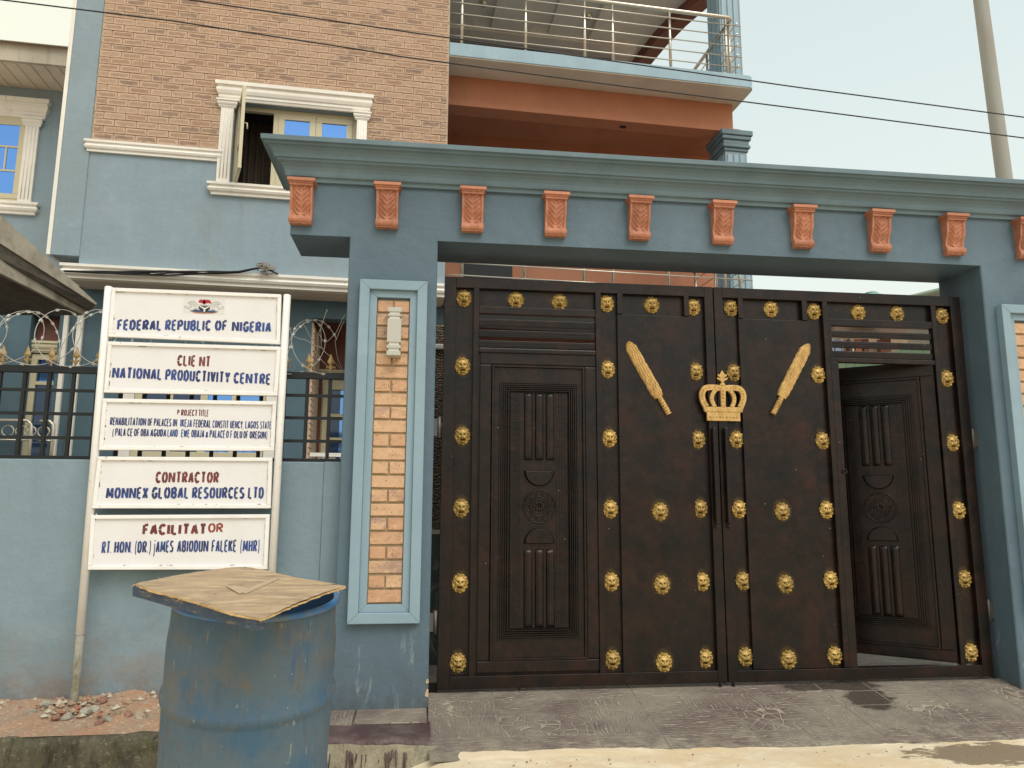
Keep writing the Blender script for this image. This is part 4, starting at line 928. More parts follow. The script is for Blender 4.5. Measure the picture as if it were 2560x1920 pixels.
# ------------------------------------------------------------ boundary wall, fence, razor wire
bw = thing('boundary_wall', 'low blue-grey plastered boundary wall left of the gateway', 'wall', (-3, .05, -.1))
bx('wall', BLUE_W, bw, -9, -.78, -.05, .15, -.2, 1.472, bevel=.008); bx('end_pier', BLUE_W, bw, -.78, -.657, -.058, .15, -.2, 1.474, bevel=.006)
fe = thing('metal_fence', 'black metal grille fence with gold spear finials on the boundary wall', 'fence', (-3, .02, 1.47))
ZB, ZT = 1.474, 2.085; yc = .0
bx('top_rail', BLACK, fe, -9, -.662, yc-.022, yc+.022, ZT-.045, ZT, bevel=.003); bx('bottom_rail', BLACK, fe, -9, -.662, yc-.015, yc+.015, ZB, ZB+.022, bevel=.002)
for f in (.262, .515, .772): bx('cross_bar', BLACK, fe, -9, -.662, yc-.008, yc+.008, ZT-(ZT-ZB)*f-.010, ZT-(ZT-ZB)*f+.010)
fm = MB(); k4 = lambda r, z: [(r*math.cos(a), r*.6*math.sin(a), z) for a in (0, math.pi/2, math.pi, 3*math.pi/2)]
def stack(m, rings):
    vs_ = [p for r, z in rings for p in k4(r, z)]; m.add(vs_, [(i*4+k, i*4+(k+1) % 4, (i+1)*4+(k+1) % 4, (i+1)*4+k) for i in range(len(rings)-1) for k in range(4)])
stack(fm, [(.008, 0), (.008, .02), (.016, .028), (.008, .036), (.008, .055), (.022, .070), (.024, .078), (.016, .095), (.001, .135)])
for s in (-1, 1): fm.tube([(s*.004, 0, .03), (s*.018, 0, .045), (s*.028, 0, .040), (s*.027, 0, .028)], .005, 6)
fin = fm.mesh('finial', DGOLD)
for x in np.arange(-5.15, -.68, .151):
    bx('upright', BLACK, fe, x-.011, x+.011, yc-.0105, yc+.0105, ZB+.022, ZT-.045); link('finial', fin, fe, Vector((x, yc, ZT))-ORG[fe], (0, random.uniform(-.05, .05), random.uniform(-.3, .3)))
rw = thing('razor_wire', 'coil of galvanised razor wire along the top of the black fence', 'razor wire', (-3, .03, 2.3))
GALV = Mat('galvanised_wire', (.40, .385, .34), .45, .6).done()
wr_ = MB(); pts = []
R_ = .20; wm_ = random.Random(2); bb = MB()
for hand in (1, -1):
    pts = []
    for i in range(1100):
        x = -5.1+i/1100*4.30; ph = hand*2*math.pi*(x/(.235 if hand > 0 else .47))+(1.5 if hand > 0 else 2.2); rr = R_+.012*math.sin(x*5+hand)
        q = Vector((x+(.155*math.cos(ph) if hand > 0 else .05*math.cos(ph)), .04+rr*.55*math.sin(ph+.9), 2.285+rr*math.sin(ph)+.012*math.sin(x*2.3))); pts.append(q)
        if i % 7 == 3 and i > 0:
            d = (pts[-1]-pts[-2]).normalized(); n1 = Vector((0, 1, 0)).cross(d).normalized()
            for s in (-1, 1):
                a_ = q+n1*.008*s; bb.add([q-d*.006, a_-d*.013, a_+d*.013, q+d*.006, q+Vector((0, .002, 0))], [(0, 1, 4), (1, 2, 4), (2, 3, 4), (0, 4, 3)])
    wr_.tube(pts, .0028, 4, False)
wr_.build('wire', GALV, rw); bb.build('barb', GALV, rw)['kind'] = 'stuff'
# tangled stretch hanging by the pillar
tg = MB()
for (pp) in ([(1940, 410), (1885, 560), (1880, 680), (1960, 770)], [(1940, 415), (1900, 520), (1905, 640), (1965, 700), (2030, 780)], [(2045, 440), (1985, 560), (1925, 610), (1890, 560)], [(1790, 490), (1850, 590), (1880, 700)], [(1720, 570), (1800, 590), (1905, 640)], [(2040, 480), (1985, 600), (2000, 700), (2035, 780)], [(1720, 700), (1750, 760)]):
    q = [pt(a*f9, 600+b*f9, .03+.02*k) for k, (a, b) in enumerate(pp)]; sm_ = []
    for i in range(len(q)-1):
        for k in range(6): sm_.append(q[i].lerp(q[i+1], k/6)+Vector((0, 0, .004*math.sin(k+i))))
    tg.tube(sm_+[q[-1]], .0021, 5, False)
tg.build('loose_strand', GALV, rw)

# ------------------------------------------------------------ project sign board
YS = -.15
sign = thing('project_sign', 'white steel notice board of five lettered panels on two posts against the boundary wall', 'sign', (-1.6, YS, 0))
def signpaint(name, c, dirt):
    m = Mat(name, c, .5); m.over((.70, .68, .65), m.math('MULTIPLY', m.rng(m.noise(5, 6, .65, (1, 1, 1), True), .48, .7), .5))
    m.over((.10, .09, .08), m.math('MULTIPLY', m.rng(m.noise(34, 6, .8, (1, 1, .45), True), .64, .70), dirt)); m.bump(m.noise(8, 4, .6, (1, 1, 1), True), .2, .01); return m.done()
SW = signpaint('white_sign_sheet', (.76, .745, .755), .35); SF = signpaint('white_sign_frame', (.84, .82, .80), .9)
def SP(px, py, y=YS): return P(px*f9, 600+py*f9, y)
lt, rt_ = SP(645, 280, YS+.01), SP(1702, 328, YS+.01); lb = P(161*1.1573, 1515*1.1573, YS+.01)
def post(x0, z0, x1, z1_, paint_end):
    r_ = .0245; o = MB(); pe = Vector((x0, YS+.01, z0)).lerp(Vector((x1, YS+.01, z1_)), paint_end)
    o.tube([tuple(pe), (x1, YS+.01, z1_), (x1, YS+.01, z1_+.004)], r_, 16, True, [r_, r_, r_*.8]); p = o.build('post', SF, sign)
    MB().tube([(x0, YS+.01, z0-.25), tuple(pe)], r_*.92, 16).build('post_foot', mossy('old_post_paint', (.42, .40, .34), (.22, .20, .14), (.25, .22, .08)), p)
post(lb[0], lb[1], lt[0], lt[1], .15); rb0 = P(588*1.1573, 1228*1.1573, YS+.01); post(rb0[0], lb[1]+.02, rt_[0], rt_[1], .15)
bs = [((668, 285), (1668, 325), (645, 575), (1660, 620)), ((645, 603), (1665, 635), (620, 905), (1645, 925)), ((615, 940), (1640, 958), (590, 1245), (1625, 1250)), ((585, 1283), (1615, 1290), (550, 1590), (1605, 1590)), ((545, 1630), (1600, 1625), None, None)]
b5 = [P(445*.4973, 1250+350*.4973, YS), P(1345*.4973, 1250+348*.4973, YS)]
boards = []
for k, q in enumerate(bs):
    tl, tr_ = SP(*q[0]), SP(*q[1]); bl, br = (SP(*q[2]), SP(*q[3])) if q[2] else b5
    c4 = [bl, br, tr_, tl]; sh = MB(); sh.prism([(a, YS+.004, b) for a, b in c4], [(a, YS-.002, b) for a, b in c4]); bo_ = sh.build('panel', SW, sign, fix=True); boards.append(bo_)
    fr_ = MB(); w_ = .024
    for i in range(4):
        p, r2 = Vector((c4[i][0], 0, c4[i][1])), Vector((c4[(i+1) % 4][0], 0, c4[(i+1) % 4][1])); cen = Vector((sum(a for a, b in c4)/4, 0, sum(b for a, b in c4)/4))
        d = (r2-p).normalized(); n_ = Vector((-d.z, 0, d.x)); 
        if n_.dot(cen-p) < 0: n_ = -n_
        e0, e1 = (0, 0) if i % 2 == 0 else (w_, w_)
        A_, B_ = p+d*e0, r2-d*e1
        fr_.prism([(v.x, YS+.012, v.z) for v in (A_, B_, B_+n_*w_, A_+n_*w_)], [(v.x, YS-.016, v.z) for v in (A_, B_, B_+n_*w_, A_+n_*w_)])
    fr_.build('panel_frame', SF, bo_, .003, fix=True)
    m = MB()      # weld beads and crumbs of old putty along the inner edge
    for t in range(60):
        u = random.random(); side = random.random() < .6
        if side: top = random.random() < .6; a, b = (c4[3], c4[2]) if top else (c4[0], c4[1]); x = a[0]+(b[0]-a[0])*u; z = a[1]+(b[1]-a[1])*u+(-.026 if top else .026)
        else: a, b = (c4[0], c4[3]) if random.random() < .5 else (c4[1], c4[2]); x = a[0]+(b[0]-a[0])*u+(.026 if a is c4[0] else -.026); z = a[1]+(b[1]-a[1])*u
        L_ = random.uniform(.004, .02); m.box(x-(L_ if side else .002), x+(L_ if side else .002), YS-.0045, YS-.0015, z-(.0018 if side else L_), z+(.0018 if side else L_))
    m.build('paint_crumbs', SF, bo_)['kind'] = 'stuff'
# stencil alphabet: every letter is a few separate strokes
def arc_(cx, cy, rx, ry, a0, a1, n=7): return [(cx+rx*math.cos(rad(a0+(a1-a0)*k/n)), cy+ry*math.sin(rad(a0+(a1-a0)*k/n))) for k in range(n+1)]
GL = {
 'A': [[(0, 0), (.42, .9)], [(1, 0), (.58, .95), (.5, 1)], [(.34, .32), (.66, .32)]],
 'B': [[(0, 0), (0, 1)], [(.2, 1)]+arc_(.5, .76, .42, .24, 90, -85)+[(.2, .53)], [(.2, .5)]+arc_(.5, .25, .5, .25, 85, -90)+[(.2, 0)]],
 'C': [arc_(.55, .5, .55, .5, 42, 176, 8), arc_(.55, .5, .55, .5, 184, 318, 8)],
 'D': [[(0, 0), (0, 1)], [(.18, 1), (.5, 1), (.84, .88), (1, .64), (1, .36), (.84, .12), (.5, 0), (.18, 0)]],
 'E': [[(0, 0), (0, 1)], [(.16, 1), (1, 1)], [(.16, .52), (.88, .52)], [(.16, 0), (1, 0)]],
 'F': [[(0, 0), (0, 1)], [(.16, 1), (1, 1)], [(.16, .5), (.85, .5)]],
 'G': [arc_(.55, .5, .55, .5, 42, 176, 8), arc_(.55, .5, .55, .5, 184, 325, 8)+[(1, .42), (.6, .42)]],
 'H': [[(0, 0), (0, 1)], [(1, 0), (1, 1)], [(.2, .52), (.8, .52)]],
 'I': [[(.5, 0), (.5, 1)]],
 'J': [[(.8, 1), (.8, .3)]+arc_(.4, .28, .4, .28, 0, -160, 7)],
 'K': [[(0, 0), (0, 1)], [(.3, .5), (1, 1)], [(.35, .6), (1, 0)]],
 'L': [[(0, 1), (0, 0)], [(.16, 0), (1, 0)]],
 'M': [[(0, 0), (.1, 1)], [(.22, .9), (.48, .15)], [(.56, .15), (.78, .9)], [(.9, 1), (1, 0)]],
 'N': [[(0, 0), (0, 1)], [(.12, 1), (.88, 0)], [(1, 0), (1, 1)]],
 'O': [arc_(.5, .5, .5, .5, 95, 265, 12), arc_(.5, .5, .5, .5, 85, -85, 12)],
 'P': [[(0, 0), (0, 1)], [(.18, 1)]+arc_(.5, .73, .5, .27, 88, -88)+[(.18, .46)]],
 'R': [[(0, 0), (0, 1)], [(.18, 1)]+arc_(.48, .75, .48, .25, 88, -88)+[(.18, .5)], [(.5, .42), (1, 0)]],
 'S': [arc_(.5, .75, .45, .25, 35, 200, 8)+[(.5, .5)], [(.55, .46)]+arc_(.5, .26, .48, .26, 30, -150, 8)],
 'T': [[(.5, 0), (.5, .96)], [(0, 1), (1, 1)]],
 'U': [[(0, 1), (0, .3)]+arc_(.5, .28, .5, .28, 180, 262, 4), arc_(.5, .28, .5, .28, 278, 360, 4)+[(1, .3), (1, 1)]],
 'V': [[(0, 1), (.44, .04)], [(1, 1), (.56, 0)]],
 'W': [[(0, 1), (.22, 0)], [(.34, .08), (.47, .85)], [(.55, .85), (.68, .08)], [(.8, 0), (1, 1)]],
 'X': [[(0, 0), (.42, .46)], [(.58, .54), (1, 1)], [(0, 1), (1, 0)]],
 'Y': [[(.5, 0), (.5, .42)], [(0, 1), (.44, .5)], [(1, 1), (.56, .5)]],
 '&': [arc_(.45, .76, .28, .24, -60, 240, 10)+[(1, 0)], [(.4, .5)]+arc_(.42, .25, .42, .25, 130, 340, 8)+[(.9, .45)]],
 '(': [arc_(1.1, .45, .9, .75, 125, 235, 10)], ')': [arc_(-.1, .45, .9, .75, 55, -55, 10)],
 '.': [[(.3, 0), (.3, .13)]], ',': [[(.4, .06), (.2, -.18)]],
 'j': [[(.7, .78), (.7, -.1)]+arc_(.35, -.12, .35, .2, 0, -110, 5), [(.7, 1.02), (.7, 1.08)]],
}
WD = {'I': .42, 'M': 1.3, 'W': 1.4, '.': .3, ',': .35, '(': .5, ')': .5, 'N': 1.18, 'O': 1.08, 'j': .6, 'J': .75, 'L': .85, 'E': .85, 'F': .85}
rt = random.Random(8)
def ribbon(m, pts, t, y):
    n = len(pts)
    if n < 2: return
    V2 = [Vector(p) for p in pts]; Lf, Rt = [], []
    for i in range(n):
        a = (V2[i]-V2[max(i-1, 0)]) if i else (V2[1]-V2[0]); b = (V2[min(i+1, n-1)]-V2[i]) if i < n-1 else a
        a = a.normalized() if a.length > 1e-9 else b.normalized(); b = b.normalized() if b.length > 1e-9 else a
        tv = (a+b).normalized() if (a+b).length > .05 else a; nn = Vector((-tv.y, tv.x)); k = t/2/max(.5, nn.dot(Vector((-a.y, a.x))))
        k *= 1+rt.uniform(-.05, .05); Lf.append(V2[i]+nn*k); Rt.append(V2[i]-nn*k)
    vs_ = [(p.x, y, p.y) for p in Lf]+[(p.x, y, p.y) for p in Rt]; m.add(vs_, [(i, n+i, n+i+1, i+1) for i in range(n-1)])
def word(m, txt, reg, k, xa, xb, ya, yb, top, bold=.19):
    """letters between sight points: (xa, ya)-(xb, yb) baseline, top = height in the same units"""
    Yt = YS-.0035
    A_ = Vector(P(reg[0]+xa*k, reg[1]+ya*k, Yt)); B_ = Vector(P(reg[0]+xb*k, reg[1]+yb*k, Yt)); C_ = Vector(P(reg[0]+xa*k, reg[1]+(ya-top)*k, Yt)); h = abs(C_.y-A_.y)
    d = B_-A_; ws = [WD.get(c, 1) for c in txt]; g = .085; tot = sum(ws)+g*(len(txt)-1); x = 0; u = d.length/tot; ex = d.normalized(); ez = Vector((0.0, 1.0))
    for c, w_ in zip(txt, ws):
        lw = w_*u; t = min(bold*1.2*h, lw*(.40 if c != 'I' else .9), u*.40); ii = 0
        for st in GL.get(c, []):
            q = [A_+ex*(x+t/2+p*max(lw-t, 0))+ez*(t*.5+r2*(h-t)) for p, r2 in st]
            # straight stroke ends reach the full letter height
            hz_ = len(q) == 2 and abs(q[0].y-q[1].y) < .1*h and c != 'H' and c != 'A'
            ribbon(m, [tuple(v) for v in q], max(t, bold*h*.85) if hz_ else t*(.62 if (c in 'NM' and ii == 1) or (c == 'M' and ii == 2) else 1.0 if abs(q[0].x-q[-1].x) < h*.3 or len(q) > 3 else .85), Yt-.0002*ii-.0001*(txt.index(c) % 2)); ii += 1
        x += lw+g*u
INKB = Mat('navy_stencil_paint', (.035, .055, .20), .5).over((.06, .10, .33), .0); 
def ink(n, a, b): m = Mat(n, a, .5); m.over(b, m.rng(m.noise(9, 4, .6, (1, 1, 1), True), .42, .62)); m.over((.55, .52, .52), m.math('MULTIPLY', m.rng(m.noise(60, 5, .7, (1, 1, 1), True), .62, .7), .6)); return m.done()
INKB = ink('navy_stencil_paint', (.022, .035, .135), (.035, .075, .26)); INKR = ink('maroon_stencil_paint', (.14, .028, .03), (.20, .045, .04)); INKO = ink('red_brush_paint', (.36, .065, .03), (.26, .05, .03))
R4, K4 = (240, 700), 500/2074; R5, K5 = (200, 1100), 520/2212
def line(board, nm, mat, items, bold=.19):
    for it in items:
        m = MB(); word(m, it[0], *(it[1], it[2]), *it[3:8], bold=bold); m.build('word', mat, boards[board])
a4 = lambda t, *q: (t, R4, K4)+q
a5 = lambda t, *q: (t, R5, K5)+q
line(0, 'lettering', INKB, [a4('FEDERAL', 215, 680, 522, 527, 116), a4('REPUBLIC', 712, 1190, 527, 531, 118), a4('OF', 1228, 1360, 529, 530, 114), a4('NIGERIA', 1405, 1815, 538, 547, 115)], .2)
line(1, 'lettering', INKR, [a4('CLIE', 838, 1030, 892, 898, 117), a4('NT', 1065, 1185, 902, 906, 117)], .22)
line(1, 'lettering', INKB, [a4('NATIONAL', 162, 683, 1022, 1040, 124), a4('PRODUCTIVITY', 713, 1388, 1043, 1072, 122), a4('CENTRE', 1422, 1810, 1075, 1090, 120)], .2)
line(2, 'lettering', INKR, [a4('P', 840, 864, 1395, 1396, 52), a4('ROJECT', 880, 1050, 1408, 1412, 68), a4('TITLE', 1060, 1165, 1412, 1416, 70)], .2)
line(2, 'lettering', INKB, [a4(*q) for q in (('REHABILITATION', 142, 517, 1505, 1513, 84), ('OF', 532, 582, 1514, 1515, 82), ('PALACES', 597, 780, 1514, 1520, 82), ('IN', 795, 838, 1520, 1521, 82), ('IKEJA', 870, 992, 1522, 1528, 82), ('FEDERAL', 1008, 1190, 1528, 1533, 82), ('CONSTIT', 1205, 1372, 1533, 1538, 80), ('UENCY,', 1388, 1530, 1538, 1542, 80), ('LAGOS', 1546, 1685, 1540, 1543, 80), ('STATE', 1700, 1815, 1543, 1545, 78),
   ('(', 165, 185, 1620, 1620, 74), ('PALA', 195, 305, 1617, 1620, 84), ('CE', 320, 376, 1620, 1622, 84), ('OF', 390, 446, 1622, 1622, 82), ('OBA', 458, 546, 1622, 1624, 82), ('AGUDA', 560, 726, 1624, 1627, 82), ('LAND', 738, 846, 1627, 1628, 82), ('EWE', 880, 968, 1630, 1632, 82), ('OBAJA', 985, 1120, 1632, 1635, 82), ('&', 1135, 1162, 1635, 1635, 62), ('PALACE', 1175, 1336, 1636, 1640, 82), ('O', 1347, 1375, 1640, 1640, 80), ('F', 1390, 1412, 1641, 1641, 80), ('OLU', 1425, 1515, 1642, 1643, 80), ('OF', 1526, 1575, 1643, 1645, 80), ('OREGUN)', 1590, 1775, 1645, 1648, 80))], .18)
line(3, 'lettering', INKR, [a5('CONTRACTOR', 798, 1475, 460, 461, 126)], .19)
line(3, 'lettering', INKB, [a5('MONNEX', 270, 722, 629, 628, 130), a5('GLOBAL', 757, 1157, 628, 625, 130), a5('RESOURCES', 1187, 1748, 626, 627, 128), a5('LTD', 1783, 1952, 626, 626, 128)], .19)
line(4, 'lettering', INKR, [a5('FACILITAT', 660, 1345, 1014, 1010, 124)], .2); line(4, 'lettering', INKO, [a5('OR', 1358, 1520, 986, 986, 104)], .17)
line(4, 'lettering', INKB, [a5('RT.', 225, 335, 1210, 1206, 132), a5('HON.', 358, 552, 1206, 1204, 132), a5('(DR.)', 578, 752, 1204, 1202, 130), a5('jAMES', 772, 992, 1200, 1195, 128), a5('ABIODUN', 1028, 1362, 1195, 1193, 130), a5('FALEKE', 1395, 1662, 1192, 1190, 130), a5('(MHR)', 1700, 1908, 1190, 1190, 128)], .17)
# coat of arms print
def e4(x, y, lay): q = P(R4[0]+x*K4, R4[1]+y*K4, YS-.003-.0004*lay); return (q[0], YS-.003-.0004*lay, q[1])
def flat(nm, mat, loops, lay, par):
    m = MB()
    for L_ in loops:
        n = len(L_); c = (sum(a for a, b in L_)/n, sum(b for a, b in L_)/n); vs_ = [e4(*p, lay) for p in L_]+[e4(*c, lay)]; m.add(vs_, [(i, (i+1) % n, n) for i in range(n)])
    return m.build(nm, mat, par)
pc = lambda n, c: Mat(n, c, .5).done()
em = flat('coat_of_arms', pc('print_white', (.70, .69, .68)), [[(915, 188), (1335, 200), (1328, 358), (905, 340)]], 0, boards[0])
def wig(pts, s): return [(a+rt.uniform(-s, s), b+rt.uniform(-s, s)) for a, b in pts]
GREY = pc('print_grey', (.33, .32, .31))
def lineq(pts, w_): 
    out = []
    for (a, b), (c, d) in zip(pts[:-1], pts[1:]):
        L_ = math.hypot(c-a, d-b) or 1; nx_, ny_ = -(d-b)/L_*w_/2, (c-a)/L_*w_/2; out.append([(a+nx_, b+ny_), (c+nx_, d+ny_), (c-nx_, d-ny_), (a-nx_, b-ny_)])
    return out
horse = [(1060, 262), (1040, 245), (1030, 228), (1005, 218), (975, 222), (955, 236), (962, 250), (985, 246), (975, 268), (990, 282), (965, 290), (930, 268), (915, 282), (945, 296), (975, 300), (985, 322), (1005, 322), (1015, 300), (1040, 296), (1062, 300)]
hm_ = lambda L_: [(2*1122-a, b+6) for a, b in L_]
flat('horse', pc('print_pale_grey', (.60, .585, .56)), [horse[:9]+[(1040, 290), (1060, 262)], hm_(horse[:9]+[(1040, 290), (1060, 262)])], 1, em)
flat('horse_outline', GREY, lineq(horse, 4)+lineq(hm_(horse), 4)+lineq([(985, 232), (1000, 240), (1020, 262)], 3)+lineq(hm_([(985, 232), (1000, 240), (1020, 262)]), 3), 2, em)
flat('eagle', pc('print_red', (.40, .03, .045)), [[(1060, 232), (1072, 206), (1095, 200), (1122, 214), (1122, 246), (1095, 240)], [(1123, 214), (1150, 202), (1182, 208), (1202, 246), (1165, 240), (1123, 247)], [(1110, 203), (1122, 200), (1136, 204), (1134, 252), (1110, 252)]], 2, em)
flat('wreath', GREY, [[(1075, 256), (1175, 260), (1172, 268), (1078, 264)]], 2, em)
flat('shield', pc('print_black', (.035, .03, .035)), [[(1066, 268), (1184, 273), (1180, 300), (1158, 322), (1122, 332), (1086, 318), (1064, 296)]], 3, em)
flat('white_bands', pc('print_white_band', (.72, .71, .70)), [[(1066, 268), (1084, 270), (1126, 290), (1166, 274), (1184, 276), (1132, 304), (1132, 330), (1114, 328), (1116, 303)]], 4, em)
flat('ground_mound', pc('print_blue', (.06, .09, .20)), [[(975, 318), (1030, 302), (1080, 312), (1100, 326), (1150, 330), (1170, 316), (1220, 312), (1270, 330), (1200, 342), (1040, 340)]], 1, em)
flat('scroll_ribbon', pc('print_orange', (.50, .22, .13)), [[(968, 322), (1040, 334), (1110, 338), (1200, 340), (1268, 334), (1215, 348), (1120, 350), (1030, 344)]], 2, em)

# ------------------------------------------------------------ barrel with its board
def barrelm():
    m = Mat('weathered_blue_plastic', (.042, .105, .175), .6)
    m.over((.085, .125, .155), m.rng(m.noise(4, 7, .65), .40, .60)); 
    m.over((.135, .12, .10), m.math('MULTIPLY', m.rng(m.noise(3.2, 9, .78, (1, 1, .8)), .48, .58), .55))
    m.over((.15, .11, .08), m.math('MULTIPLY', m.rng(m.noise(9, 9, .8), .57, .63), .65))
    m.over((.032, .085, .19), m.math('MULTIPLY', m.rng(m.noise(5.5, 6, .6, (2.2, 2.2, .5)), .58, .68), .7))
    m.over((.07, .075, .07), m.math('MULTIPLY', m.rng(m.noise(14, 8, .8, (1, 1, .35)), .58, .70), .6))
    m.over((.42, .37, .28), m.math('MULTIPLY', m.rng(m.noise(32, 5, .7, (1, 1, .25)), .66, .72), .7))
    v = N(m.t, 'TexVoronoi'); v.inputs['Scale'].default_value = 34; m.L(m.coord(), v.inputs[0]); m.over((.42, .42, .37), m.math('MULTIPLY', m.rng(v.outputs['Distance'], .09, .06), m.rng(m.noise(5, 3), .58, .62)))
    m.over((.30, .27, .21), m.math('MULTIPLY', m.rng(m.noise(16, 7, .8, (2.6, 2.6, .22)), .60, .70), .55)); m.over((.05, .045, .04), m.math('MULTIPLY', m.rng(m.noise(11, 8, .85, (1.5, 1.5, .5)), .57, .66), .6)); m.bump(m.noise(5, 5), .35, .015); m.bump(m.noise(60, 6, .7), .25, .002); m.rough(m.noise(6, 5), .4, .8); return m.done()
BAR = barrelm(); RIMB = Mat('blue_rim', (.04, .15, .36), .38); RIMB.over((.12, .16, .20), RIMB.rng(RIMB.noise(9, 6), .48, .62)); RIMB = RIMB.done()
yB = -2.12; sc0 = (yB-CAM[1])/2.457
xt = -.1138+(-.6255+.1138)*sc0; zr = 1.2331+(.905-1.2331)*sc0+.045; R0 = .502/2*sc0
ba_ = thing('barrel', 'weathered blue plastic barrel standing on the road, half covered by a board', 'barrel', (xt-.045, yB+.13, zr-1.03)); ba_.rotation_euler = (rad(7.6), rad(2.6), 0); ORG[ba_] = Vector((0, 0, 0))
Hh = 1.04
pf = [(0, .01), (R0*.90, .0), (R0*.95, .02), (R0*.955, .06), (R0*.975, .075), (R0*.985, .12), (R0*.99, .34), (R0*1.006, .355), (R0*1.006, .375), (R0*.992, .39), (R0*1.0, .64), (R0*1.0, .652), (R0*1.026, .662), (R0*1.034, .676), (R0*1.026, .690), (R0*.996, .702), (R0*1.0, .80), (R0*.995, .87), (R0*.975, .93), (R0*.968, .98), (R0*.962, 1.0), (R0*.96, 1.015)]
MB().lathe(pf, 72).build('body', BAR, ba_)
MB().lathe([(R0*.955, 1.02), (R0*.95, .93), (R0*.95, .1), (0, .08)], 72).build('inner_wall', Mat('barrel_inside', (.015, .05, .11), .7).done(), ba_)
MB().tube([(R0*.972*math.cos(a), R0*.972*math.sin(a), 1.022) for a in [2*math.pi*k/72 for k in range(73)]], .0125, 10, False).build('rim', RIMB, ba_)
# plywood lid on a batten
pl = thing('plywood_board', 'worn tan plywood board with a blue batten lying across the barrel', 'board', (xt-.05, yB, zr+.03))
zz0 = zr+.022
def lidp(px, py, up=0):    # plane tilted a little: higher towards the back
    d = ray(px, py); a_ = .14; b_ = -.02
    t = (zz0+up-CAM[2]+a_*(CAM[1]-(yB-.33))+b_*(CAM[0]-xt))/(d[2]-a_*d[1]-b_*d[0]); return Vector(CAM+d*t)
k3 = 1100/2212
L3 = lambda x, y, up=0: lidp(x*k3, 1250+y*k3, up)
edge = [(685, 425), (760, 452), (860, 478), (1000, 518), (1130, 560), (1308, 598), (1340, 590), (1420, 553), (1520, 512), (1640, 465), (1738, 433), (1690, 422), (1560, 398), (1440, 378), (1330, 352), (1235, 340), (1120, 347), (1000, 362), (880, 380), (790, 398), (700, 415)]
ed = []
re_ = random.Random(12)
for i in range(len(edge)):
    a, b = edge[i], edge[(i+1) % len(edge)]
    for k in range(6): t = k/6; ed.append((a[0]+(b[0]-a[0])*t+re_.uniform(-2.5, 2.5), a[1]+(b[1]-a[1])*t+re_.uniform(-1.6, 1.6)))
top = [L3(*q) for q in ed]; cen = sum(top, Vector())/len(top)
def plym():
    m = Mat('plywood', (.42, .30, .185), .75); m.over((.30, .215, .14), m.rng(m.noise(4, 8, .7, (1, 3.5, 1), False, .6), .42, .62)); m.over((.56, .42, .26), m.math('MULTIPLY', m.rng(m.noise(7, 7, .7, (1, 5, 1)), .50, .64), .8)); m.over((.12, .085, .06), m.math('MULTIPLY', m.rng(m.noise(13, 7, .75, (1, 1.6, 1)), .58, .68), .6)); m.bump(m.noise(30, 6, .7, (1, 6, 1)), .3, .003); return m.done()
PLY = plym(); PLYE = Mat('torn_ply_edge', (.55, .37, .17), .8).done(); BLUEW = Mat('old_blue_wood', (.045, .07, .115), .7); BLUEW.over((.20, .16, .12), BLUEW.rng(BLUEW.noise(20, 7, .75, (1, 1, 4)), .52, .66)); BLUEW = BLUEW.done()
n_ = len(top); nu = (top[30]-top[0]).cross(top[60]-top[0]).normalized(); nu = nu if nu.z > 0 else -nu
m = MB(); rings = [1.0, .93, .8, .6, .4, .2]
vs_ = []
for r_ in rings:
    for p in top: q = cen+(p-cen)*r_; vs_.append(q+nu*.004*math.sin(q.x*9)*math.sin(q.y*7))
vs_.append(cen); fs = [(j*n_+i, j*n_+(i+1) % n_, (j+1)*n_+(i+1) % n_, (j+1)*n_+i) for j in range(len(rings)-1) for i in range(n_)]+[(5*n_+i, 5*n_+(i+1) % n_, 6*n_) for i in range(n_)]
m.add(vs_, fs, True); m.build('top_ply', PLY, pl, fix=True)
m = MB(); lo = [p-nu*.007+Vector((re_.uniform(-.003, .003), re_.uniform(-.003, .003), 0)) for p in top]
m.add([p-nu*.0005 for p in top]+lo, [(i, n_+i, n_+(i+1) % n_, (i+1) % n_) for i in range(n_)]+[tuple(range(n_, 2*n_))]); m.build('torn_edge', PLYE, pl, fix=True)
A_, B_ = L3(688, 447, -.022), L3(1308, 621, -.022); dirb = (B_-A_).normalized(); inn = (cen-A_); inn = (inn-dirb*inn.dot(dirb)).normalized()
m = MB(); m.beam(A_-nu*.004, B_-nu*.004, .034, .036, tuple(nu)); m.build('batten', BLUEW, pl, .003, fix=True)
# shreds of veneer
m = MB()
for k in range(46):
    i = re_.randrange(n_); p = top[i]; dd = Vector((re_.uniform(-.02, .02), re_.uniform(-.02, .02), re_.uniform(-.012, .004))); m.tube([p, p+dd*.6, p+dd], .0012, 4)
m.build('veneer_shreds', PLYE, pl)['kind'] = 'stuff'
A_, B_, C_ = L3(1135, 432, .006), L3(1205, 470, .006), L3(1385, 388, .006)
TAPE = Mat('dusty_tape', (.44, .325, .205), .4).done()
m = MB(); m.prism([L3(x, y, .0012) for x, y in ((1135, 432), (1215, 436), (1262, 446), (1205, 472))], [L3(x, y, .0022) for x, y in ((1135, 432), (1215, 436), (1262, 446), (1205, 472))]); m.prism([L3(x, y, .0012) for x, y in ((1212, 458), (1385, 390), (1405, 396), (1232, 472))], [L3(x, y, .0019) for x, y in ((1212, 458), (1385, 390), (1405, 396), (1232, 472))]); m.build('tape', TAPE, pl, fix=True)

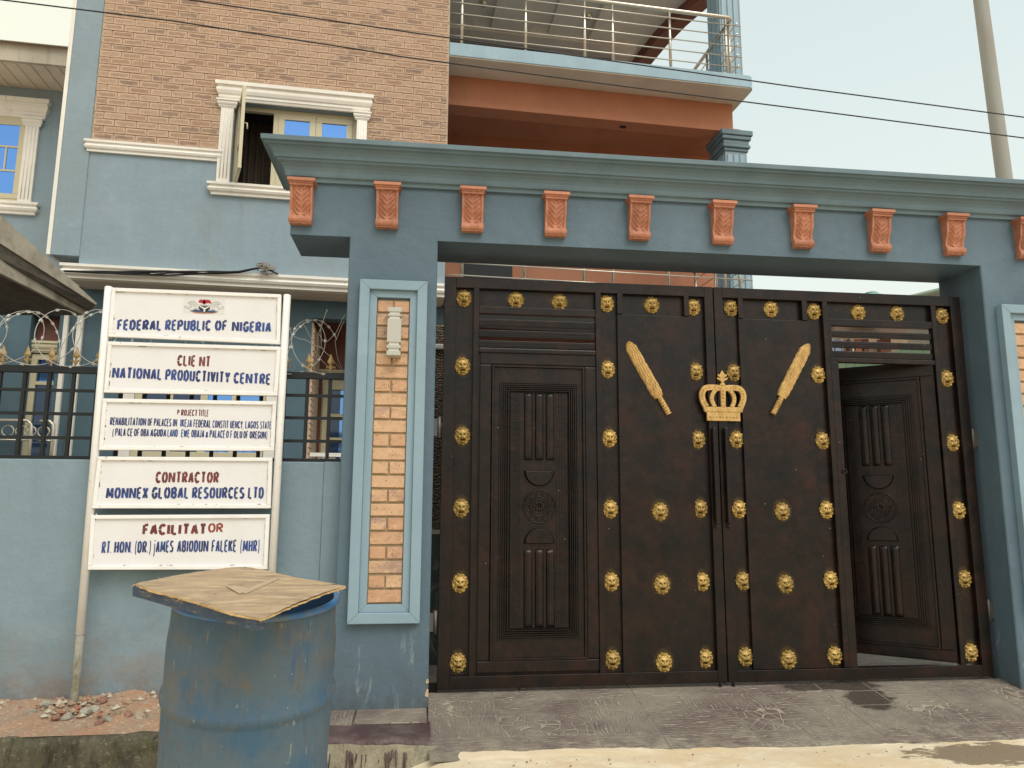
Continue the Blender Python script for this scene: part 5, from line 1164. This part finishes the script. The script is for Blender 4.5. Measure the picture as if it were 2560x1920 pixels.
# ------------------------------------------------------------ rubble on the verge
rk = random.Random(21)
def rockmesh(mat, name):
    m = MB(); n = 7; vs_ = []; sx_, sy_, sz_ = rk.uniform(.8, 1.3), rk.uniform(.7, 1.1), rk.uniform(.5, .8)
    for j in range(n+1):
        for i in range(10):
            th = math.pi*j/n; ph = 2*math.pi*i/10; r_ = 1+rk.uniform(-.16, .16) if 0 < j < n else 1
            vs_.append((sx_*r_*math.sin(th)*math.cos(ph), sy_*r_*math.sin(th)*math.sin(ph), sz_*r_*math.cos(th)))
    m.add(vs_, [(j*10+i, j*10+(i+1) % 10, (j+1)*10+(i+1) % 10, (j+1)*10+i) for j in range(n) for i in range(10)]); return m.mesh(name, mat)
ST1 = mossy('tan_stone', (.42, .33, .22), (.30, .22, .15), (.48, .42, .33)); ST2 = mossy('broken_red_brick', (.33, .16, .11), (.27, .15, .11), (.40, .28, .21)); ST3 = mossy('pale_concrete_lump', (.44, .41, .34), (.32, .29, .23), (.38, .34, .27))
m1_ = [rockmesh(ST1, 'stone'), rockmesh(ST1, 'stone')]; m2_ = [rockmesh(ST2, 'stone'), rockmesh(ST2, 'stone')]; m3_ = [rockmesh(ST3, 'stone'), rockmesh(ST3, 'stone')]
def vz(x, y): w = (y+.60)/.56; return -.055+.055*w*w+.03*math.exp(-((x+1.9)/.35)**2)*w
big = [(235, 1050, .036, 3, 'pale lump of concrete lying left of the sign post foot'), (335, 1095, .026, 3, 'pale pointed stone right under the sign post foot'), (430, 1080, .032, 3, 'pale stone just right of the sign post foot'), (515, 1045, .034, 2, 'upright piece of red brick right of the sign post'), (475, 1070, .024, 3, 'whitish stone left of the upright brick'),
       (590, 1085, .028, 1, 'tan stone between the red brick and the barrel'), (640, 1088, .030, 2, 'flat red brick fragment near the barrel'), (705, 1088, .034, 1, 'tan stone touching the barrel side of the rubble'), (500, 1115, .024, 2, 'small red fragment in front of the upright brick'), (160, 1075, .024, 3, 'pale lump of mortar left in the rubble row'), (280, 1095, .022, 2, 'small red fragment left of the sign post'), (545, 1105, .028, 3, 'pale grey stone in the middle of the rubble')]
for x, y, r_, k, lab in big:
    d = ray(x*k3, 1250+y*k3); t = (-.045+.015-CAM[2])/d[2]; q = CAM+d*t; q[1] = min(q[1], -.09); me = (m1_, m2_, m3_)[k-1][rk.randrange(2)]
    yy = min(-.09, max(-.55, float(q[1]))); xx = float(CAM[0]+d[0]*(yy-CAM[1])/d[1])
    o = link('stone', me, None, (xx, yy, vz(xx, yy)+r_*.35), (rk.uniform(-.5, .5), rk.uniform(-.5, .5), rk.uniform(0, 6)), (r_*1.05, r_*1.05, r_*1.05)); tag(o, lab, 'stone', 'rubble along the boundary wall')
m = MB()
for k in range(1100):
    xx = rk.uniform(-3.1, -.78); yy = -.06-abs(rk.gauss(0, .15)); 
    if yy < -.56: continue
    if xx < -2.35 and rk.random() < .75: continue
    r_ = (.004+.026*rk.random()**2.2)*(1 if yy > -.35 else .45); c = Vector((xx, yy, vz(xx, yy)+r_*.3)); vs_ = [c+Vector((r_*rk.uniform(.6, 1.3)*a, r_*rk.uniform(.6, 1.3)*b, r_*rk.uniform(.5, 1)*g)) for a, b, g in ((1, 0, 0), (-1, 0, 0), (0, 1, 0), (0, -1, 0), (0, 0, 1), (0, 0, -1))]
    m.add(vs_, [(0, 2, 4), (2, 1, 4), (1, 3, 4), (3, 0, 4), (2, 0, 5), (1, 2, 5), (3, 1, 5), (0, 3, 5)])
CR = Mat('rubble_crumbs', (.36, .25, .17), .95); CR.over((.30, .14, .09), CR.rng(CR.isl(), .68, .7)); CR.over((.48, .43, .35), CR.rng(CR.isl(), .84, .85)); CR.bump(CR.noise(90, 4), .5, .003); CR = CR.done()
o = m.build('rubble_crumbs', CR); tag(o, 'crumbs of brick and mortar scattered on the red soil', 'rubble', None, 'stuff')
m = MB()
for k in range(260):
    xx = rk.uniform(-.3, 5); yy = -.93-abs(rk.gauss(0, .5)); r_ = rk.uniform(.002, .008); c = Vector((xx, yy, road_z(xx, yy)+r_*.3+.003)); vs_ = [c+Vector((r_*rk.uniform(.6, 1.5)*a, r_*rk.uniform(.6, 1.3)*b, r_*rk.uniform(.4, .8)*g)) for a, b, g in ((1, 0, 0), (-1, 0, 0), (0, 1, 0), (0, -1, 0), (0, 0, 1), (0, 0, -1))]
    m.add(vs_, [(0, 2, 4), (2, 1, 4), (1, 3, 4), (3, 0, 4), (2, 0, 5), (1, 2, 5), (3, 1, 5), (0, 3, 5)])
o = m.build('road_grit', CR); tag(o, 'grit and pebbles strewn on the sandy road', 'grit', None, 'stuff')

# ------------------------------------------------------------ overhead cables and the pole
def cable(nm, pts, lab):
    m = MB(); pts3 = []
    for i in range(len(pts)-1):
        for k in range(8):
            t = k/8; pts3.append(Vector(pt(pts[i][0]+(pts[i+1][0]-pts[i][0])*t, pts[i][1]+(pts[i+1][1]-pts[i][1])*t, -1.1)))
    pts3.append(pt(*pts[-1], -1.1)); d0 = (pts3[0]-pts3[2]).normalized(); d1 = (pts3[-1]-pts3[-3]).normalized()
    m.tube([pts3[0]+d0*5]+pts3+[pts3[-1]+d1*5], .0042, 6); o = m.build(nm, CB); tag(o, lab, 'cable')
cable('overhead_cable', [(-40, -6), (8, 0), (430, 52), (900, 124), (1000, 141), (1500, 208), (2000, 272), (2560, 345)], 'lower of the two black overhead cables crossing the picture')
cable('overhead_cable', [(300, -26), (475, 0), (900, 62), (1000, 77), (1500, 148), (2000, 219), (2560, 293)], 'upper of the two black overhead cables crossing the picture')
PC = Mat('concrete_pole', (.37, .37, .335), .8); PC.over((.34, .32, .275), PC.rng(PC.noise(1.2, 6, .6, (2, 2, .4)), .42, .6)); PC.bump(PC.noise(30, 5), .2, .004); PC = PC.done()
yp = 9.0; a = pt(2171*1.1573, 395*1.1573, yp); b = pt(2118.5*1.1573, 0, yp); d = (b-a).normalized(); w0 = 37.5*1.1573/FPX*(yp+5)/2; foot = a-d*(a.z+.3)/d.z
o = MB().tube([foot, a, b, b+d*4], w0, 10, True, [w0*1.12, w0*1.0, w0*.93, w0*.8]).build('utility_pole', PC); tag(o, 'leaning tapered concrete utility pole beyond the gateway at the right', 'pole')

# ------------------------------------------------------------ what shows past and through the gate
sp_ = thing('carved_column', 'brown carved stone column seen in the slot beside the left pillar', 'column', (-.2, 1.05, 0))
CARV = Mat('carved_stone', (.38, .29, .19), .7); w = N(CARV.t, 'TexWave', bands_direction='Z'); w.inputs['Scale'].default_value = 16; w.inputs['Distortion'].default_value = 9; w.inputs['Detail Scale'].default_value = 2; CARV.L(CARV.coord((1, 1, 1), True), w.inputs[0]); CARV.over((.04, .03, .022), CARV.rng(w.outputs['Fac'], .5, .2)); CARV.bump(w.outputs['Fac'], .9, .02); CARV = CARV.done()
MARB = Mat('grey_marble', (.09, .12, .12), .3); MARB.over((.26, .29, .27), MARB.rng(MARB.noise(5, 8, .7, (1, 1, .5), True, 2), .52, .6)); MARB = MARB.done()
bx('shaft', CARV, sp_, -.5, .16, .86, 1.3, 1.84, 2.44, bevel=.01); bx('shaft', CARV, sp_, -.5, .16, .862, 1.3, .99, 1.80, bevel=.01); bx('capital', WHITE, sp_, -.53, .19, .83, 1.33, 2.445, 2.49, bevel=.01); bx('capital', CARV, sp_, -.5, .18, .85, 1.32, 2.495, 2.66, bevel=.02); bx('band', WHITE, sp_, -.51, .17, .85, 1.31, 1.802, 1.838, bevel=.004); bx('band', WHITE, sp_, -.51, .17, .84, 1.31, .955, .988); bx('plinth', MARB, sp_, -.5, .16, .85, 1.3, -.05, .95)
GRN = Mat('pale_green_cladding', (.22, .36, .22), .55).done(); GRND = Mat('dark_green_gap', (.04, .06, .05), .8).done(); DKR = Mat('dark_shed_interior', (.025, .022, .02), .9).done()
k7 = 440/2212
def r7(x, y, Y): return pt(2000+x*k7, 700+y*k7, Y)
cn = thing('green_canopy', 'pale green panelled canopy edge seen above the small open door', 'canopy', (5, 6, 0))
A_, B_, C_, D_ = r7(300, 1190, 8.0), r7(1700, 1020, 4.6), r7(1700, 800, 4.6), r7(300, 1050, 8.0)
for k in range(12):
    t0, t1 = k/12+.002, (k+1)/12-.002; m = MB(); q = [A_.lerp(B_, t0), A_.lerp(B_, t1), D_.lerp(C_, t1), D_.lerp(C_, t0)]; m.prism(q, [p+Vector((.05, .12, 0)) for p in q]); m.build('panel', GRN, cn, fix=True)
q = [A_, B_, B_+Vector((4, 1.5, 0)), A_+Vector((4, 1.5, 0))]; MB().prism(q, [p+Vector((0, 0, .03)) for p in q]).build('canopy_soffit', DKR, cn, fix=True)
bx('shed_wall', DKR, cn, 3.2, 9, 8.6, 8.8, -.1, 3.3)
fh = thing('far_house', 'tan and orange house with a white window glimpsed through the gate louvres', 'house', (7, 13, 0))
TAN = paint('tan_wall', (.42, .31, .20)); 
def fb(nm, mat, xa, xb, ya, yb, Y=13.0, th=.15):
    a, b = r7(xa, ya, Y), r7(xb, yb, Y); x0, x1 = sorted((a.x, b.x)); z0, z1_ = sorted((a.z, b.z)); bx(nm, mat, fh, x0, x1, Y, Y+th, z0, z1_)
fb('wall', TAN, 300, 1700, 700, 1250, 13.3)
for a, b, mt in ((370, 430, WHITE), (440, 527, Mat('pale_blue_paint', (.35, .45, .68), .5).done()), (530, 553, WHITE), (612, 648, BROWNP), (652, 690, WHITE), (692, 790, ORANGE), (792, 880, BROWNP), (1005, 1160, BROWNP)): fb('wall_panel', mt, a, b, 740, 1010)
fb('roof', Mat('rust_roof', (.16, .11, .075), .8).done(), 430, 1650, 560, 735, 12.7); fb('roof_trim', TAN, 375, 640, 690, 712, 12.4); fb('roof_trim', ORANGE, 1180, 1640, 700, 738, 12.4)
gt = thing('green_roofed_shed', 'shed with pale green fascia just inside the right pillar', 'shed', (6.5, 6, 0))
A_, B_ = r7(1300, 208, 7.5), r7(1760, 96, 5.0); q = [A_, B_, B_+Vector((0, 0, -.035)), A_+Vector((0, 0, -.035))]; MB().prism(q, [p+Vector((.3, .4, 0)) for p in q]).build('fascia', Mat('mint_fascia', (.42, .60, .44), .5).done(), gt, fix=True)
for k in range(16):
    t0, t1 = k/16, (k+.82)/16; q = [A_.lerp(B_, t0)+Vector((.06, .06, -.036)), A_.lerp(B_, t1)+Vector((.06, .06, -.036)), A_.lerp(B_, t1)+Vector((.06, .06, -.9)), A_.lerp(B_, t0)+Vector((.06, .06, -.9))]; MB().prism(q, [p+Vector((.02, .03, 0)) for p in q]).build('sheet', Mat('shed_sheet', (.24, .21, .16), .7).done() if k == 0 else bpy.data.materials['shed_sheet'], gt, fix=True)
wt = thing('water_tank', 'top of a pale green water tank peeping over the right gate leaf', 'tank', (8.5, 12, 3))
ca, cb_ = r7(885, 180, 12), r7(1165, 182, 12); ct = r7(1010, 118, 12); cx, rr_ = (ca.x+cb_.x)/2-.03, (cb_.x-ca.x)/2+.05
TK = Mat('mint_tank', (.26, .52, .44), .45).done(); zt = ct.z
MB().lathe([(0, -.62), (rr_*1.1, -.62), (rr_*1.15, -.5), (rr_*1.15, -.35), (rr_*1.05, -.20), (rr_*.75, -.06), (rr_*.55, -.03), (rr_*.52, -.015), (0, -.012)], 32, (cx, 12.4, zt)).build('body', TK, wt)
MB().lathe([(rr_*.50, -.05), (rr_*.53, -.012), (rr_*.40, .02), (0, .03)], 24, (cx, 12.4, zt)).build('lid', Mat('dark_green_lid', (.04, .10, .09), .5).done(), wt)
